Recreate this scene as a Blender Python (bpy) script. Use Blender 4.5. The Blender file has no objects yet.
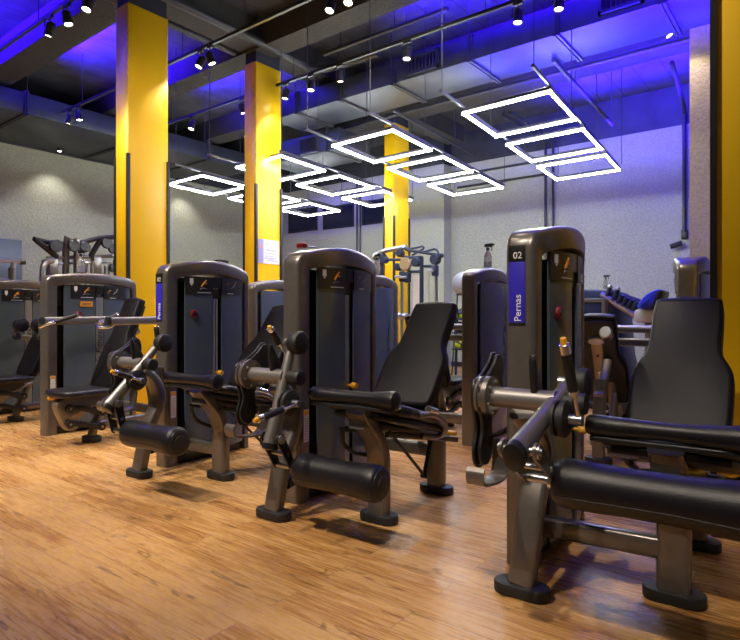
import bpy, bmesh, math, random
from mathutils import Vector as V, Matrix as MX, Euler
random.seed(7)
PI = math.pi
S = bpy.context.scene
COL = S.collection

# ------------------------------------------------------------------ camera
FPX, CX, CY, CAMH, YAW = 587.0, 370.0, 316.0, 1.1, math.radians(38.1)
cam = bpy.data.cameras.new('camera')
cam.sensor_width = 36
cam.lens = FPX / 740 * 36
cam.shift_y = -4 / 740
cam.clip_start = .05
co = bpy.data.objects.new('camera', cam)
co.location = (0, 0, CAMH)
co.rotation_euler = (PI / 2, 0, YAW)
COL.objects.link(co)
S.camera = co

FW = (-math.sin(YAW), math.cos(YAW)); RT = (math.cos(YAW), math.sin(YAW))
def ray(px, py):
    l = (px - CX) / FPX
    return V((FW[0] + l * RT[0], FW[1] + l * RT[1], -(py - CY) / FPX))
def gx(px, py, X):
    r = ray(px, py); r = r * (X / r.x); return V((r.x, r.y, r.z + CAMH))
def gy(px, py, Y):
    r = ray(px, py); r = r * (Y / r.y); return V((r.x, r.y, r.z + CAMH))

# ------------------------------------------------------------------ materials
def mat(name, col, rough=.5, metal=0., bump=0., bscale=60., var=0., vscale=6., emit=None, estr=0., coat=0., spec=.5, trans=0.):
    m = bpy.data.materials.new(name); m.use_nodes = True
    nt = m.node_tree; b = nt.nodes['Principled BSDF']
    b.inputs['Base Color'].default_value = (*col, 1)
    b.inputs['Roughness'].default_value = rough
    b.inputs['Metallic'].default_value = metal
    b.inputs['Specular IOR Level'].default_value = spec
    if coat:
        b.inputs['Coat Weight'].default_value = coat; b.inputs['Coat Roughness'].default_value = .12
    if trans: b.inputs['Transmission Weight'].default_value = trans
    if emit:
        b.inputs['Emission Color'].default_value = (*emit, 1); b.inputs['Emission Strength'].default_value = estr
    tc = nt.nodes.new('ShaderNodeTexCoord')
    if var:
        n = nt.nodes.new('ShaderNodeTexNoise'); n.inputs['Scale'].default_value = vscale; n.inputs['Detail'].default_value = 5
        nt.links.new(tc.outputs['Object'], n.inputs['Vector'])
        mr = nt.nodes.new('ShaderNodeMapRange')
        mr.inputs['From Min'].default_value = .3; mr.inputs['From Max'].default_value = .7
        mr.inputs['To Min'].default_value = 1 - var; mr.inputs['To Max'].default_value = 1 + var
        nt.links.new(n.outputs['Fac'], mr.inputs['Value'])
        mx = nt.nodes.new('ShaderNodeVectorMath'); mx.operation = 'SCALE'
        mx.inputs[0].default_value = col
        nt.links.new(mr.outputs['Result'], mx.inputs['Scale'])
        nt.links.new(mx.outputs['Vector'], b.inputs['Base Color'])
    if bump:
        n = nt.nodes.new('ShaderNodeTexNoise'); n.inputs['Scale'].default_value = bscale; n.inputs['Detail'].default_value = 4
        nt.links.new(tc.outputs['Object'], n.inputs['Vector'])
        bp = nt.nodes.new('ShaderNodeBump'); bp.inputs['Strength'].default_value = bump; bp.inputs['Distance'].default_value = .02
        nt.links.new(n.outputs['Fac'], bp.inputs['Height']); nt.links.new(bp.outputs['Normal'], b.inputs['Normal'])
    return m

M = {}
M['metal'] = mat('titanium_paint', (.19, .172, .158), .3, .68, var=.06, vscale=30)
M['lever'] = mat('lever_paint', (.24, .225, .22), .42, .7)
M['chrome'] = mat('chrome', (.78, .79, .8), .18, 1.)
M['steel'] = mat('brushed_steel', (.42, .43, .45), .3, 1.)
M['black'] = mat('black_plastic', (.01, .01, .011), .4)
M['rubber'] = mat('black_rubber', (.012, .012, .013), .55, bump=.15, bscale=200)
M['pad'] = mat('black_upholstery', (.009, .008, .012), .38, bump=.1, bscale=260, spec=.4)
M['pad_matte'] = mat('black_upholstery_matte', (.005, .004, .0065), .45, bump=.1, bscale=260, spec=.22)
M['shroud'] = mat('smoked_shroud', (.1, .13, .165), .24, .3, spec=.6)
M['dark'] = mat('dark_interior', (.008, .008, .009), .6)
M['rod'] = mat('bright_rod', (.55, .6, .68), .3, .35)
M['strip'] = mat('grey_centre_strip', (.3, .31, .33), .3, .6)
M['placard'] = mat('placard_black', (.012, .012, .013), .3)
M['yellowtip'] = mat('yellow_tip', (.85, .42, .02), .4)
M['orange'] = mat('orange_print', (.75, .3, .03), .5)
M['white'] = mat('white_print', (.75, .75, .75), .5)
M['grey_print'] = mat('grey_print', (.4, .4, .42), .5)
M['bluesign'] = mat('blue_sign', (.03, .02, .42), .35)
M['red'] = mat('red_plastic', (.22, .012, .015), .3)
M['clear'] = mat('clear_plastic', (.75, .78, .82), .1, trans=.75)
M['yellow'] = mat('yellow_column_paint', (.92, .56, .004), .36, var=.04, vscale=1.5)
M['guard'] = mat('black_guard', (.012, .012, .015), .4)
M['ceildark'] = mat('dark_ceiling_paint', (.03, .035, .055), .6, var=.25, vscale=3)
M['duct'] = mat('duct_sheet', (.04, .048, .072), .42, .35, var=.18, vscale=4)
M['track'] = mat('track_black', (.03, .03, .032), .4, .3)
M['pipe'] = mat('pipe_dark', (.05, .053, .062), .45, .4)
M['rail'] = mat('aluminium_rail', (.12, .12, .13), .35, .7)
M['led'] = mat('led_diffuser', (.9, .9, .95), .5, emit=(.94, 1., .97), estr=56.)
M['lens'] = mat('lamp_lens', (.9, .85, .75), .3, emit=(1., .86, .62), estr=30.)
M['bulbsmall'] = mat('small_lens', (.9, .85, .75), .3, emit=(1., .9, .75), estr=8.)
M['louver'] = mat('vent_dark', (.02, .022, .03), .5)
M['glassdark'] = mat('dark_pane', (.015, .02, .035), .12)
M['ball'] = mat('pale_ball', (.34, .36, .39), .45)
M['lime'] = mat('lime_print', (.55, .75, .02), .5)
M['navy'] = mat('navy_frame', (.025, .035, .075), .4, .3)
M['blueprint'] = mat('blue_hood', (.03, .05, .6), .3, var=.5, vscale=12)
M['cream'] = mat('console_shell', (.6, .58, .54), .4)
M['brass'] = mat('tan_disc', (.42, .32, .16), .4, .3)
M['posterblue'] = mat('slate_board', (.1, .13, .19), .4)
M['paper'] = mat('paper', (.72, .74, .84), .5)
M['lilac'] = mat('paper_lilac', (.33, .31, .62), .5)

def nodes_mat(name):
    m = bpy.data.materials.new(name); m.use_nodes = True
    nt = m.node_tree
    return m, nt, nt.nodes['Principled BSDF'], nt.nodes.new, nt.links.new

# wooden plank floor (planks run along X)
m, nt, b, N, L = nodes_mat('wood_planks'); M['floor'] = m
tc = N('ShaderNodeTexCoord')
br = N('ShaderNodeTexBrick'); br.offset = .37; br.offset_frequency = 2; br.squash = 1
for k, v in (('Scale', 1.), ('Mortar Size', .0016), ('Mortar Smooth', .1), ('Bias', 0.), ('Brick Width', 1.22), ('Row Height', .152)): br.inputs[k].default_value = v
br.inputs['Color1'].default_value = (0, 0, 0, 1); br.inputs['Color2'].default_value = (1, 1, 1, 1); br.inputs['Mortar'].default_value = (.5, .5, .5, 1)
L(tc.outputs['Object'], br.inputs['Vector'])
# a random offset per plank shifts the grain
sep = N('ShaderNodeSeparateXYZ'); L(tc.outputs['Object'], sep.inputs[0])
mp = N('ShaderNodeVectorMath'); mp.operation = 'MULTIPLY_ADD'
L(br.outputs['Color'], mp.inputs[0]); mp.inputs[1].default_value = (7.3, 3.1, 0); L(tc.outputs['Object'], mp.inputs[2])
sc1 = N('ShaderNodeMapping'); sc1.inputs['Scale'].default_value = (1.1, 9., 1.); L(mp.outputs[0], sc1.inputs['Vector'])
n1 = N('ShaderNodeTexNoise'); n1.inputs['Scale'].default_value = 1.6; n1.inputs['Detail'].default_value = 8; n1.inputs['Roughness'].default_value = .62; n1.inputs['Distortion'].default_value = .9
L(sc1.outputs[0], n1.inputs['Vector'])
sc2 = N('ShaderNodeMapping'); sc2.inputs['Scale'].default_value = (2.2, 34., 1.); L(mp.outputs[0], sc2.inputs['Vector'])
n2 = N('ShaderNodeTexNoise'); n2.inputs['Scale'].default_value = 2.2; n2.inputs['Detail'].default_value = 6; n2.inputs['Distortion'].default_value = .4
L(sc2.outputs[0], n2.inputs['Vector'])
mixg = N('ShaderNodeMath'); mixg.operation = 'MULTIPLY_ADD'; L(n2.outputs['Fac'], mixg.inputs[0]); mixg.inputs[1].default_value = .62
L(n1.outputs['Fac'], mixg.inputs[2])
pl = N('ShaderNodeMath'); pl.operation = 'MULTIPLY_ADD'; L(br.outputs['Color'], pl.inputs[0]); pl.inputs[1].default_value = .26; L(mixg.outputs[0], pl.inputs[2])
cr = N('ShaderNodeValToRGB')
e = cr.color_ramp.elements
e[0].position = .5; e[0].color = (.075, .03, .010, 1)
e[1].position = 1.08; e[1].color = (.55, .315, .12, 1)
for p, c in ((.62, (.17, .072, .02)), (.73, (.34, .155, .043)), (.9, (.46, .235, .078))):
    q = e.new(p); q.color = (*c, 1)
L(pl.outputs[0], cr.inputs['Fac'])
# sparse dark knots / cathedral grain
sc3 = N('ShaderNodeMapping'); sc3.inputs['Scale'].default_value = (1.2, 5.5, 1.); L(mp.outputs[0], sc3.inputs['Vector'])
n3 = N('ShaderNodeTexNoise'); n3.inputs['Scale'].default_value = 1.9; n3.inputs['Detail'].default_value = 2; n3.inputs['Distortion'].default_value = .6
L(sc3.outputs[0], n3.inputs['Vector'])
wv = N('ShaderNodeMath'); wv.operation = 'MULTIPLY'; L(n3.outputs['Fac'], wv.inputs[0]); wv.inputs[1].default_value = 70.
sn = N('ShaderNodeMath'); sn.operation = 'SINE'; L(wv.outputs[0], sn.inputs[0])
ms = N('ShaderNodeMapRange'); L(n3.outputs['Fac'], ms.inputs['Value']); ms.inputs['From Min'].default_value = .54; ms.inputs['From Max'].default_value = .64
mm = N('ShaderNodeMath'); mm.operation = 'MULTIPLY'; L(sn.outputs[0], mm.inputs[0]); L(ms.outputs[0], mm.inputs[1])
mk = N('ShaderNodeMapRange'); L(mm.outputs[0], mk.inputs['Value']); mk.inputs['From Min'].default_value = .1; mk.inputs['From Max'].default_value = .9; mk.inputs['To Max'].default_value = .55
mx = N('ShaderNodeMix'); mx.data_type = 'RGBA'; L(mk.outputs[0], mx.inputs['Factor']); L(cr.outputs[0], mx.inputs['A']); mx.inputs['B'].default_value = (.09, .038, .012, 1)
seam = N('ShaderNodeMix'); seam.data_type = 'RGBA'; sf = N('ShaderNodeMath'); sf.operation = 'MULTIPLY'; sf.inputs[1].default_value = .55
L(br.outputs['Fac'], sf.inputs[0]); L(sf.outputs[0], seam.inputs['Factor']); L(mx.outputs['Result'], seam.inputs['A']); seam.inputs['B'].default_value = (.07, .035, .015, 1)
L(seam.outputs['Result'], b.inputs['Base Color'])
rr = N('ShaderNodeMapRange'); L(n2.outputs['Fac'], rr.inputs['Value']); rr.inputs['From Min'].default_value = .3; rr.inputs['From Max'].default_value = .7
rr.inputs['To Min'].default_value = .2; rr.inputs['To Max'].default_value = .36
L(rr.outputs[0], b.inputs['Roughness'])
bp = N('ShaderNodeBump'); bp.inputs['Strength'].default_value = .12; bp.inputs['Distance'].default_value = .01
L(n2.outputs['Fac'], bp.inputs['Height']); L(bp.outputs[0], b.inputs['Normal'])

# rough stucco wall
def stucco(name, col):
    m, nt, b, N, L = nodes_mat(name)
    tc = N('ShaderNodeTexCoord')
    n = N('ShaderNodeTexNoise'); n.inputs['Scale'].default_value = 26; n.inputs['Detail'].default_value = 6; n.inputs['Roughness'].default_value = .65
    L(tc.outputs['Object'], n.inputs['Vector'])
    n2 = N('ShaderNodeTexNoise'); n2.inputs['Scale'].default_value = .9; n2.inputs['Detail'].default_value = 3
    L(tc.outputs['Object'], n2.inputs['Vector'])
    a = N('ShaderNodeMath'); a.operation = 'MULTIPLY_ADD'; L(n2.outputs['Fac'], a.inputs[0]); a.inputs[1].default_value = .4; L(n.outputs['Fac'], a.inputs[2])
    cr = N('ShaderNodeValToRGB'); e = cr.color_ramp.elements
    e[0].position = .45; e[0].color = (*[c * .78 for c in col], 1); e[1].position = .95; e[1].color = (*[c * 1.14 for c in col], 1)
    L(a.outputs[0], cr.inputs['Fac']); L(cr.outputs[0], b.inputs['Base Color'])
    b.inputs['Roughness'].default_value = .85
    bp = N('ShaderNodeBump'); bp.inputs['Strength'].default_value = .6; bp.inputs['Distance'].default_value = .03
    L(n.outputs['Fac'], bp.inputs['Height']); L(bp.outputs[0], b.inputs['Normal'])
    return m
M['stucco'] = stucco('grey_stucco', (.43, .455, .375))
M['stucco_warm'] = stucco('beige_stucco', (.5, .4, .22))
M['concrete'] = stucco('dark_concrete', (.055, .055, .055))

# board-marked slab
m, nt, b, N, L = nodes_mat('board_marked_slab'); M['slab'] = m
tc = N('ShaderNodeTexCoord'); sep = N('ShaderNodeSeparateXYZ'); L(tc.outputs['Object'], sep.inputs[0])
d = N('ShaderNodeMath'); d.operation = 'DIVIDE'; L(sep.outputs['X'], d.inputs[0]); d.inputs[1].default_value = .42
fr = N('ShaderNodeMath'); fr.operation = 'FRACT'; L(d.outputs[0], fr.inputs[0])
lt = N('ShaderNodeMath'); lt.operation = 'LESS_THAN'; L(fr.outputs[0], lt.inputs[0]); lt.inputs[1].default_value = .035
nz = N('ShaderNodeTexNoise'); nz.inputs['Scale'].default_value = 3; nz.inputs['Detail'].default_value = 5; L(tc.outputs['Object'], nz.inputs['Vector'])
cr = N('ShaderNodeValToRGB'); cr.color_ramp.elements[0].position = .3; cr.color_ramp.elements[0].color = (.048, .052, .066, 1); cr.color_ramp.elements[1].position = .75; cr.color_ramp.elements[1].color = (.1, .108, .135, 1)
L(nz.outputs['Fac'], cr.inputs['Fac'])
mx = N('ShaderNodeMix'); mx.data_type = 'RGBA'; L(lt.outputs[0], mx.inputs['Factor']); L(cr.outputs[0], mx.inputs['A']); mx.inputs['B'].default_value = (.03, .03, .03, 1)
L(mx.outputs['Result'], b.inputs['Base Color']); b.inputs['Roughness'].default_value = .7

# ------------------------------------------------------------------ mesh helpers
class MB:
    def __init__(self): self.bm = bmesh.new(); self.mi = 0
    def _new(self, f0, mtx=None, v0=0):
        if mtx is not None:
            bmesh.ops.transform(self.bm, matrix=mtx, verts=list(self.bm.verts)[v0:])
    def grid_loft(self, rings, cap=True, closed=False):
        bm = self.bm; R = [[bm.verts.new(p) for p in r] for r in rings]; n = len(R[0])
        cnt = len(R) if closed else len(R) - 1
        for i in range(cnt):
            a, c = R[i], R[(i + 1) % len(R)]
            for j in range(n):
                try: bm.faces.new((a[j], a[(j + 1) % n], c[(j + 1) % n], c[j])).material_index = self.mi
                except ValueError: pass
        if cap and not closed:
            bm.faces.new(R[0][::-1]).material_index = self.mi; bm.faces.new(R[-1]).material_index = self.mi
        return self
    def box(self, c, s, bev=0., rot=None, seg=2):
        t = bmesh.new(); bmesh.ops.create_cube(t, size=1.)
        bmesh.ops.scale(t, vec=s, verts=t.verts)
        if bev: bmesh.ops.bevel(t, geom=list(t.edges), offset=min(bev, min(s) * .49), segments=seg, affect='EDGES', profile=.5)
        mt = MX.Translation(c)
        if rot is not None: mt = mt @ (rot.to_matrix().to_4x4() if isinstance(rot, Euler) else rot)
        bmesh.ops.transform(t, matrix=mt, verts=t.verts); self._merge(t); return self
    def _merge(self, t):
        vm = {}
        for v in t.verts: vm[v] = self.bm.verts.new(v.co)
        for f in t.faces:
            nf = self.bm.faces.new([vm[v] for v in f.verts]); nf.material_index = self.mi
        t.free()
    def span(self, x0, x1, y0, y1, z0, z1, bev=0.):
        return self.box(((x0 + x1) / 2, (y0 + y1) / 2, (z0 + z1) / 2), (abs(x1 - x0), abs(y1 - y0), abs(z1 - z0)), bev)
    def frame_of(self, d, up=None):
        d = d.normalized(); u = V(up) if up else (V((0, 0, 1)) if abs(d.z) < .9 else V((0, 1, 0)))
        s = d.cross(u)
        if s.length < 1e-4: s = d.cross(V((1, 0, 0)))
        s.normalize(); return s, s.cross(d).normalized()
    def lathe(self, p0, d, prof, n=20):
        """prof: (distance along d, radius)"""
        p0 = V(p0); d = V(d).normalized(); s, u = self.frame_of(d)
        rings = [[p0 + d * a + (s * math.cos(2 * PI * k / n) + u * math.sin(2 * PI * k / n)) * max(r, .0004) for k in range(n)] for a, r in prof]
        return self.grid_loft(rings)
    def cyl(self, p0, p1, r, r1=None, n=16, ch=0.):
        p0, p1 = V(p0), V(p1); L_ = (p1 - p0).length; r1 = r if r1 is None else r1
        pr = [(0, r - ch), (ch, r), (L_ - ch, r1), (L_, r1 - ch)] if ch else [(0, r), (L_, r1)]
        return self.lathe(p0, p1 - p0, pr, n)
    def tube(self, pts, r, n=10, up=None, smooth=0, closed=False):
        """r: radius, or (width across, height along up) for a rounded box section"""
        pts = [V(p) for p in pts]
        if smooth: pts = crom(pts, smooth, closed)
        rings = []; m_ = len(pts); ps = None
        for i, p in enumerate(pts):
            if closed: d = pts[(i + 1) % m_] - pts[i - 1]
            else: d = pts[min(i + 1, m_ - 1)] - pts[max(i - 1, 0)]
            d.normalize()
            if ps is None or up: s, u = self.frame_of(d, up)
            else:
                u = ps.cross(d).normalized() if ps.cross(d).length > 1e-5 else self.frame_of(d)[1]
                s = d.cross(u).normalized()
            ps = s
            if isinstance(r, (int, float)):
                rings.append([p + (s * math.cos(2 * PI * k / n) + u * math.sin(2 * PI * k / n)) * r for k in range(n)])
            else:
                w, h = r; c = min(w, h) * .3; ring = []
                for sx, sy, a0 in ((1, 1, 0), (-1, 1, 90), (-1, -1, 180), (1, -1, 270)):
                    for k in range(4):
                        a = math.radians(a0 + 30 * k)
                        ring.append(p + s * (sx * (w / 2 - c) + c * math.cos(a)) + u * (sy * (h / 2 - c) + c * math.sin(a)))
                rings.append(ring)
        return self.grid_loft(rings, cap=True, closed=closed)
    def ext(self, poly, a0, a1, axis='x', bev=0., mtx=None, seg=2):
        """polygon in the plane across axis, extruded from a0 to a1"""
        t = bmesh.new()
        def P(p, a):
            return {'x': (a, p[0], p[1]), 'y': (p[0], a, p[1]), 'z': (p[0], p[1], a)}[axis]
        A = [t.verts.new(P(p, a0)) for p in poly]; B = [t.verts.new(P(p, a1)) for p in poly]; n = len(poly)
        fa = t.faces.new(A[::-1]); fb = t.faces.new(B)
        for i in range(n): t.faces.new((A[i], A[(i + 1) % n], B[(i + 1) % n], B[i]))
        bmesh.ops.recalc_face_normals(t, faces=t.faces)
        if bev:
            ed = list(set(fa.edges) | set(fb.edges))
            bmesh.ops.bevel(t, geom=ed, offset=bev, segments=seg, affect='EDGES', profile=.5)
        if mtx is not None: bmesh.ops.transform(t, matrix=mtx, verts=t.verts)
        self._merge(t); return self
    def sph(self, c, r, sc=(1, 1, 1), u=20, v=12):
        t = bmesh.new(); bmesh.ops.create_uvsphere(t, u_segments=u, v_segments=v, radius=r)
        bmesh.ops.transform(t, matrix=MX.Translation(c) @ MX.Diagonal((*sc, 1)), verts=t.verts); self._merge(t); return self
    def torus(self, c, R, r, axis='x', n=28, k=8):
        pts = []
        for i in range(n):
            a = 2 * PI * i / n; p, q = R * math.cos(a), R * math.sin(a)
            pts.append(V(c) + V({'x': (0, p, q), 'y': (p, 0, q), 'z': (p, q, 0)}[axis]))
        return self.tube(pts, r, k, closed=True)
    def build(self, name, mats, parent=None, loc=None, ang=38):
        bm = self.bm; bmesh.ops.recalc_face_normals(bm, faces=bm.faces)
        me = bpy.data.meshes.new(name); bm.to_mesh(me); bm.free()
        for mm_ in (mats if isinstance(mats, (list, tuple)) else [mats]): me.materials.append(M[mm_] if isinstance(mm_, str) else mm_)
        for p in me.polygons: p.use_smooth = True
        me.set_sharp_from_angle(angle=math.radians(ang))
        o = bpy.data.objects.new(name, me); COL.objects.link(o)
        if parent: o.parent = parent
        if loc: o.location = loc
        return o

def crom(p, k, closed=False):
    out = []; n = len(p)
    rng = n if closed else n - 1
    for i in range(rng):
        if closed: a, b_, c, d_ = p[i - 1], p[i], p[(i + 1) % n], p[(i + 2) % n]
        else: a, b_, c, d_ = p[max(i - 1, 0)], p[i], p[i + 1], p[min(i + 2, n - 1)]
        for j in range(k):
            t = j / k
            out.append(.5 * ((2 * b_) + (c - a) * t + (2 * a - 5 * b_ + 4 * c - d_) * t * t + (3 * b_ - a - 3 * c + d_) * t ** 3))
    if not closed: out.append(p[-1].copy())
    return out
def spl(poly, k=5): return [(q.x, q.y) for q in crom([V((a, b_, 0)) for a, b_ in poly], k, True)]

def tag(o, label=None, cat=None, group=None, kind=None):
    if label: o['label'] = label
    if cat: o['category'] = cat
    if group: o['group'] = group
    if kind: o['kind'] = kind
    return o
def thing(name, label, cat, loc=(0, 0, 0), rz=0., group=None):
    o = bpy.data.objects.new(name, None); o.empty_display_size = .1; COL.objects.link(o)
    o.location = loc; o.rotation_euler = (0, 0, rz)
    return tag(o, label, cat, group)
def struct(name, mb, mats, label=None, cat=None, parent=None):
    return tag(mb.build(name, mats, parent), label, cat, kind='structure' if parent is None else None)
def text(name, s, size, mt, parent, mtx, shear=0., align='CENTER', depth=.0006):
    cu = bpy.data.curves.new(name, 'FONT'); cu.body = s; cu.size = size; cu.align_x = align; cu.align_y = 'CENTER'; cu.shear = shear
    cu.extrude = depth; cu.resolution_u = 3
    t = bpy.data.objects.new('tmp_text', cu); COL.objects.link(t)
    bpy.context.view_layer.update()
    me = bpy.data.meshes.new_from_object(t.evaluated_get(bpy.context.evaluated_depsgraph_get()))
    bpy.data.objects.remove(t); bpy.data.curves.remove(cu)
    me.name = name; me.transform(mtx); me.materials.clear(); me.materials.append(M[mt])
    o = bpy.data.objects.new(name, me); COL.objects.link(o); o.parent = parent
    return o
def basis(xd, yd, o):
    """matrix whose local x, y run along xd, yd, placed at o"""
    x, y = V(xd).normalized(), V(yd).normalized(); z = x.cross(y)
    return MX(((x.x, y.x, z.x, o[0]), (x.y, y.y, z.y, o[1]), (x.z, y.z, z.z, o[2]), (0, 0, 0, 1)))

# ------------------------------------------------------------------ setting
XL, YB, ZS, ZT = -11.95, 11.3, 5.1, 4.4
struct('floor', MB().span(-12.2, 4, -4, 11.6, -.1, 0), 'floor')
struct('ceiling', MB().span(-12.2, 4, -4, 11.6, ZS, ZS + .15), 'slab')
struct('wall_left', MB().span(XL - .2, XL, -4, 11.6, 0, ZT), 'stucco')
struct('trim_1', MB().span(XL - .2, XL + .03, -4, 11.6, ZT, ZS).span(XL, XL + .06, -4, 11.5, ZT - .12, ZT), 'ceildark')
XJ = -6.47
struct('wall_back', MB().span(XL, XJ - .12, YB - .3, YB + .2, 0, ZT).span(XJ - .12, 4, YB, YB + .2, 0, ZT), 'stucco')
struct('trim_2', MB().span(XL, XJ - .12, YB - .3, YB + .2, ZT, ZS).span(XJ - .12, 4, YB, YB + .2, ZT, ZS), 'ceildark')
struct('wall_right', MB().span(3.8, 4, -4, 11.5, 0, ZS), 'stucco')
struct('wall_front', MB().span(-12.2, 4, -4.2, -4, 0, ZS), 'stucco')
struct('baseboard_left', MB().span(XL, XL + .02, -4, 11, 0, .1), 'guard')
struct('baseboard_back', MB().span(XJ - .1, 3.8, YB - .02, YB, 0, .1).span(XL, XJ - .12, YB - .32, YB - .3, 0, .1), 'guard')

# dark high windows on the back wall
for i, (x0, x1, z0, z1) in enumerate(((-11.38, -10.33, 3.3, 3.9), (-10.13, -9.12, 3.28, 3.85), (-8.86, -8.1, 3.28, 3.85))):
    y = YB - .3
    f = MB()
    f.span(x0, x1, y - .02, y + .002, z0, z0 + .04).span(x0, x1, y - .02, y + .002, z1 - .04, z1)
    f.span(x0, x0 + .04, y - .02, y + .002, z0, z1).span(x1 - .04, x1, y - .02, y + .002, z0, z1)
    w = struct('window_%d' % (i + 1), f, 'guard')
    MB().span(x0 + .02, x1 - .02, y - .008, y + .001, z0 + .02, z1 - .02).build('pane', 'glassdark', w)

# concrete beams across the ceiling (along X) and the girder along the columns (along Y)
for i, (y0, y1) in enumerate(((1.42, 1.82), (3.37, 3.77), (5.3, 5.66), (7.42, 7.78), (8.62, 9.02))):
    struct('trim_%d' % (i + 3), MB().span(-11.9, 3.8, y0, y1, 4.72, ZS), 'concrete')
struct('trim_8', MB().span(-6.44, -6.06, -3.9, 10.9, 4.76, ZS), 'concrete')

# yellow columns
def column(name, x0, x1, y0, y1, top, guards, lab, zg=2.9):
    c = struct(name, MB().span(x0, x1, y0, y1, 0, top, .008), 'yellow', lab, 'column')
    MB().span(x0 + .012, x1 - .012, y0 + .012, y1 - .012, top, ZS).build('column_head', 'ceildark', c)
    for gx_, gy_ in guards:
        MB().span(gx_ - .022, gx_ + .012, gy_ - .012, gy_ + .022, 0.002, zg).build('corner_guard', 'guard', c)
    return c
column('column', -6.36, -6.10, 3.45, 3.95, 4.57, ((-6.10, 3.45), (-6.36, 3.45), (-6.09, 3.94)), 'widest whole yellow column, behind the left leg extension machine')
column('column', -6.38, -6.14, 5.32, 5.78, 4.57, ((-6.14, 5.32), (-6.38, 5.32), (-6.13, 5.77)), 'yellow column carrying the white notice')
column('column', -6.36, -6.14, 8.53, 9.0, 4.57, ((-6.14, 8.53), (-6.36, 8.53), (-6.13, 8.99)), 'farthest and thinnest yellow column, behind the hanging lights')
column('column', -.52, .1, 3.75, 4.25, ZS - .005, ((-.505, 3.75), (.1, 3.75)), 'yellow column cut off by the right edge of the photo', 5.0)
struct('pilaster', MB().span(-1.31, -.86, 7.8, 8.25, 0, ZS - .005), 'stucco_warm', 'rough beige concrete pillar beside the right yellow column', 'pillar')

# ------------------------------------------------------------------ ducts, pipes, conduits
def duct(name, label, x0, x1, y0, y1, z0, z1, seams, grilles=(), diff=(), axis='x'):
    t = thing(name, label, 'air duct', ((x0 + x1) / 2, (y0 + y1) / 2, z0))
    ox, oy = (x0 + x1) / 2, (y0 + y1) / 2
    MB().span(x0 - ox, x1 - ox, y0 - oy, y1 - oy, 0, z1 - z0, .008).build('duct_body', 'duct', t)
    for s in seams:
        q = MB()
        for dlt in (-.022, .022):
            if axis == 'x': q.span(s - ox + dlt - .013, s - ox + dlt + .013, y0 - oy - .025, y1 - oy + .025, -.025, z1 - z0 + .025)
            else: q.span(x0 - ox - .025, x1 - ox + .025, s - oy + dlt - .013, s - oy + dlt + .013, -.025, z1 - z0 + .025)
        q.build('flange', 'pipe', t)
    for s in seams:
        q = MB()
        if axis == 'x':
            q.cyl((s - ox, y0 - oy - .04, -.03), (s - ox, y0 - oy - .04, ZS - z0), .008, n=6)
            MB().cyl((s - ox, y1 - oy + .04, -.03), (s - ox, y1 - oy + .04, ZS - z0), .008, n=6).build('hanger_rod', 'pipe', t)
        else: q.cyl((x1 - ox + .04, s - oy, -.03), (x1 - ox + .04, s - oy, ZS - z0), .008, n=6)
        q.build('hanger_rod', 'pipe', t)
    for (a, b_, c, d_) in grilles:
        g = MB(); y = y0 - oy
        g.span(a - ox, b_ - ox, y - .05, y, c - z0, c - z0 + .03).span(a - ox, b_ - ox, y - .05, y, d_ - z0 - .03, d_ - z0)
        g.span(a - ox, a - ox + .03, y - .05, y, c - z0, d_ - z0).span(b_ - ox - .03, b_ - ox, y - .05, y, c - z0, d_ - z0)
        gr = g.build('grille', 'duct', t)
        g = MB(); k = 9
        for i in range(k):
            xx = a - ox + (b_ - a) * (i + .5) / k
            g.box((xx, y - .025, (c + d_) / 2 - z0), (.012, .05, d_ - c - .04), 0, Euler((0, 0, .5)))
        g.span(a - ox + .01, b_ - ox - .01, y - .004, y + .002, c - z0 + .01, d_ - z0 - .01)
        g.build('louvers', 'louver', gr)
    return t
duct('supply_duct', 'long rectangular sheet metal duct running under the blue lit ceiling', -7.2, .9, 6.56, 7.36, 4.3, 4.6,
     (-6.6, -5.7, -4.75, -3.55, -2.45, -1.35, -.35), ((-4.5, -4.0, 4.33, 4.58), (-1.98, -1.52, 4.36, 4.56)))
duct('supply_duct', 'dark rectangular duct running above the grey left wall', -11.85, -10.0, -1.5, 8.6, 4.3, 4.63, (.6, 2.2, 3.95, 5.8, 7.4), axis='y')
duct('branch_duct', 'short dark duct with a square grille, above the yellow column with the notice', -8.3, -6.5, 7.44, 8.3, 3.92, 4.28, (-6.75,), ((-7.4, -6.95, 3.94, 4.24),))

def pipe(label, pts, r, cat='pipe', name='ceiling_pipe', sm=0, group=None, clamps=()):
    t = thing(name, label, cat, tuple(pts[0]), 0, group)
    o = V(pts[0])
    MB().tube([V(p) - o for p in pts], r, 10, smooth=sm).build('pipe_run', 'pipe', t)
    for c in clamps:
        c = V(c); MB().cyl(c - o - V((0, 0, r)), V((c.x, c.y, ZS)) - o, .007, n=6).build('hanger_rod', 'pipe', t)
    return t
pipe('fat round pipe along the girder, right of the yellow columns heads', [(-5.97, -1, 4.74), (-5.97, 2, 4.74), (-5.97, 5.6, 4.74), (-5.97, 6.25, 4.72), (-5.5, 6.42, 4.72), (-4.9, 6.45, 4.72)], .055, sm=4, clamps=[(-5.97, y, 4.74) for y in (1, 4.2, 5.2)])
pipe('thinner pipe along the left side of the column girder', [(-6.5, -1, 4.75), (-6.5, 5.25, 4.75)], .045, clamps=[(-6.5, 2.4, 4.75), (-6.5, 4.6, 4.75)])
pipe('upper of two parallel pipes behind the long duct', [(-7.8, 7.86, 4.56), (1, 7.86, 4.56)], .03, clamps=[(x, 7.86, 4.56) for x in (-5, -3, -1)])
pipe('lower of two parallel pipes behind the long duct', [(-7.8, 7.98, 4.46), (1, 7.98, 4.46)], .03, clamps=[(x, 7.98, 4.46) for x in (-5, -3, -1)])
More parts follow.
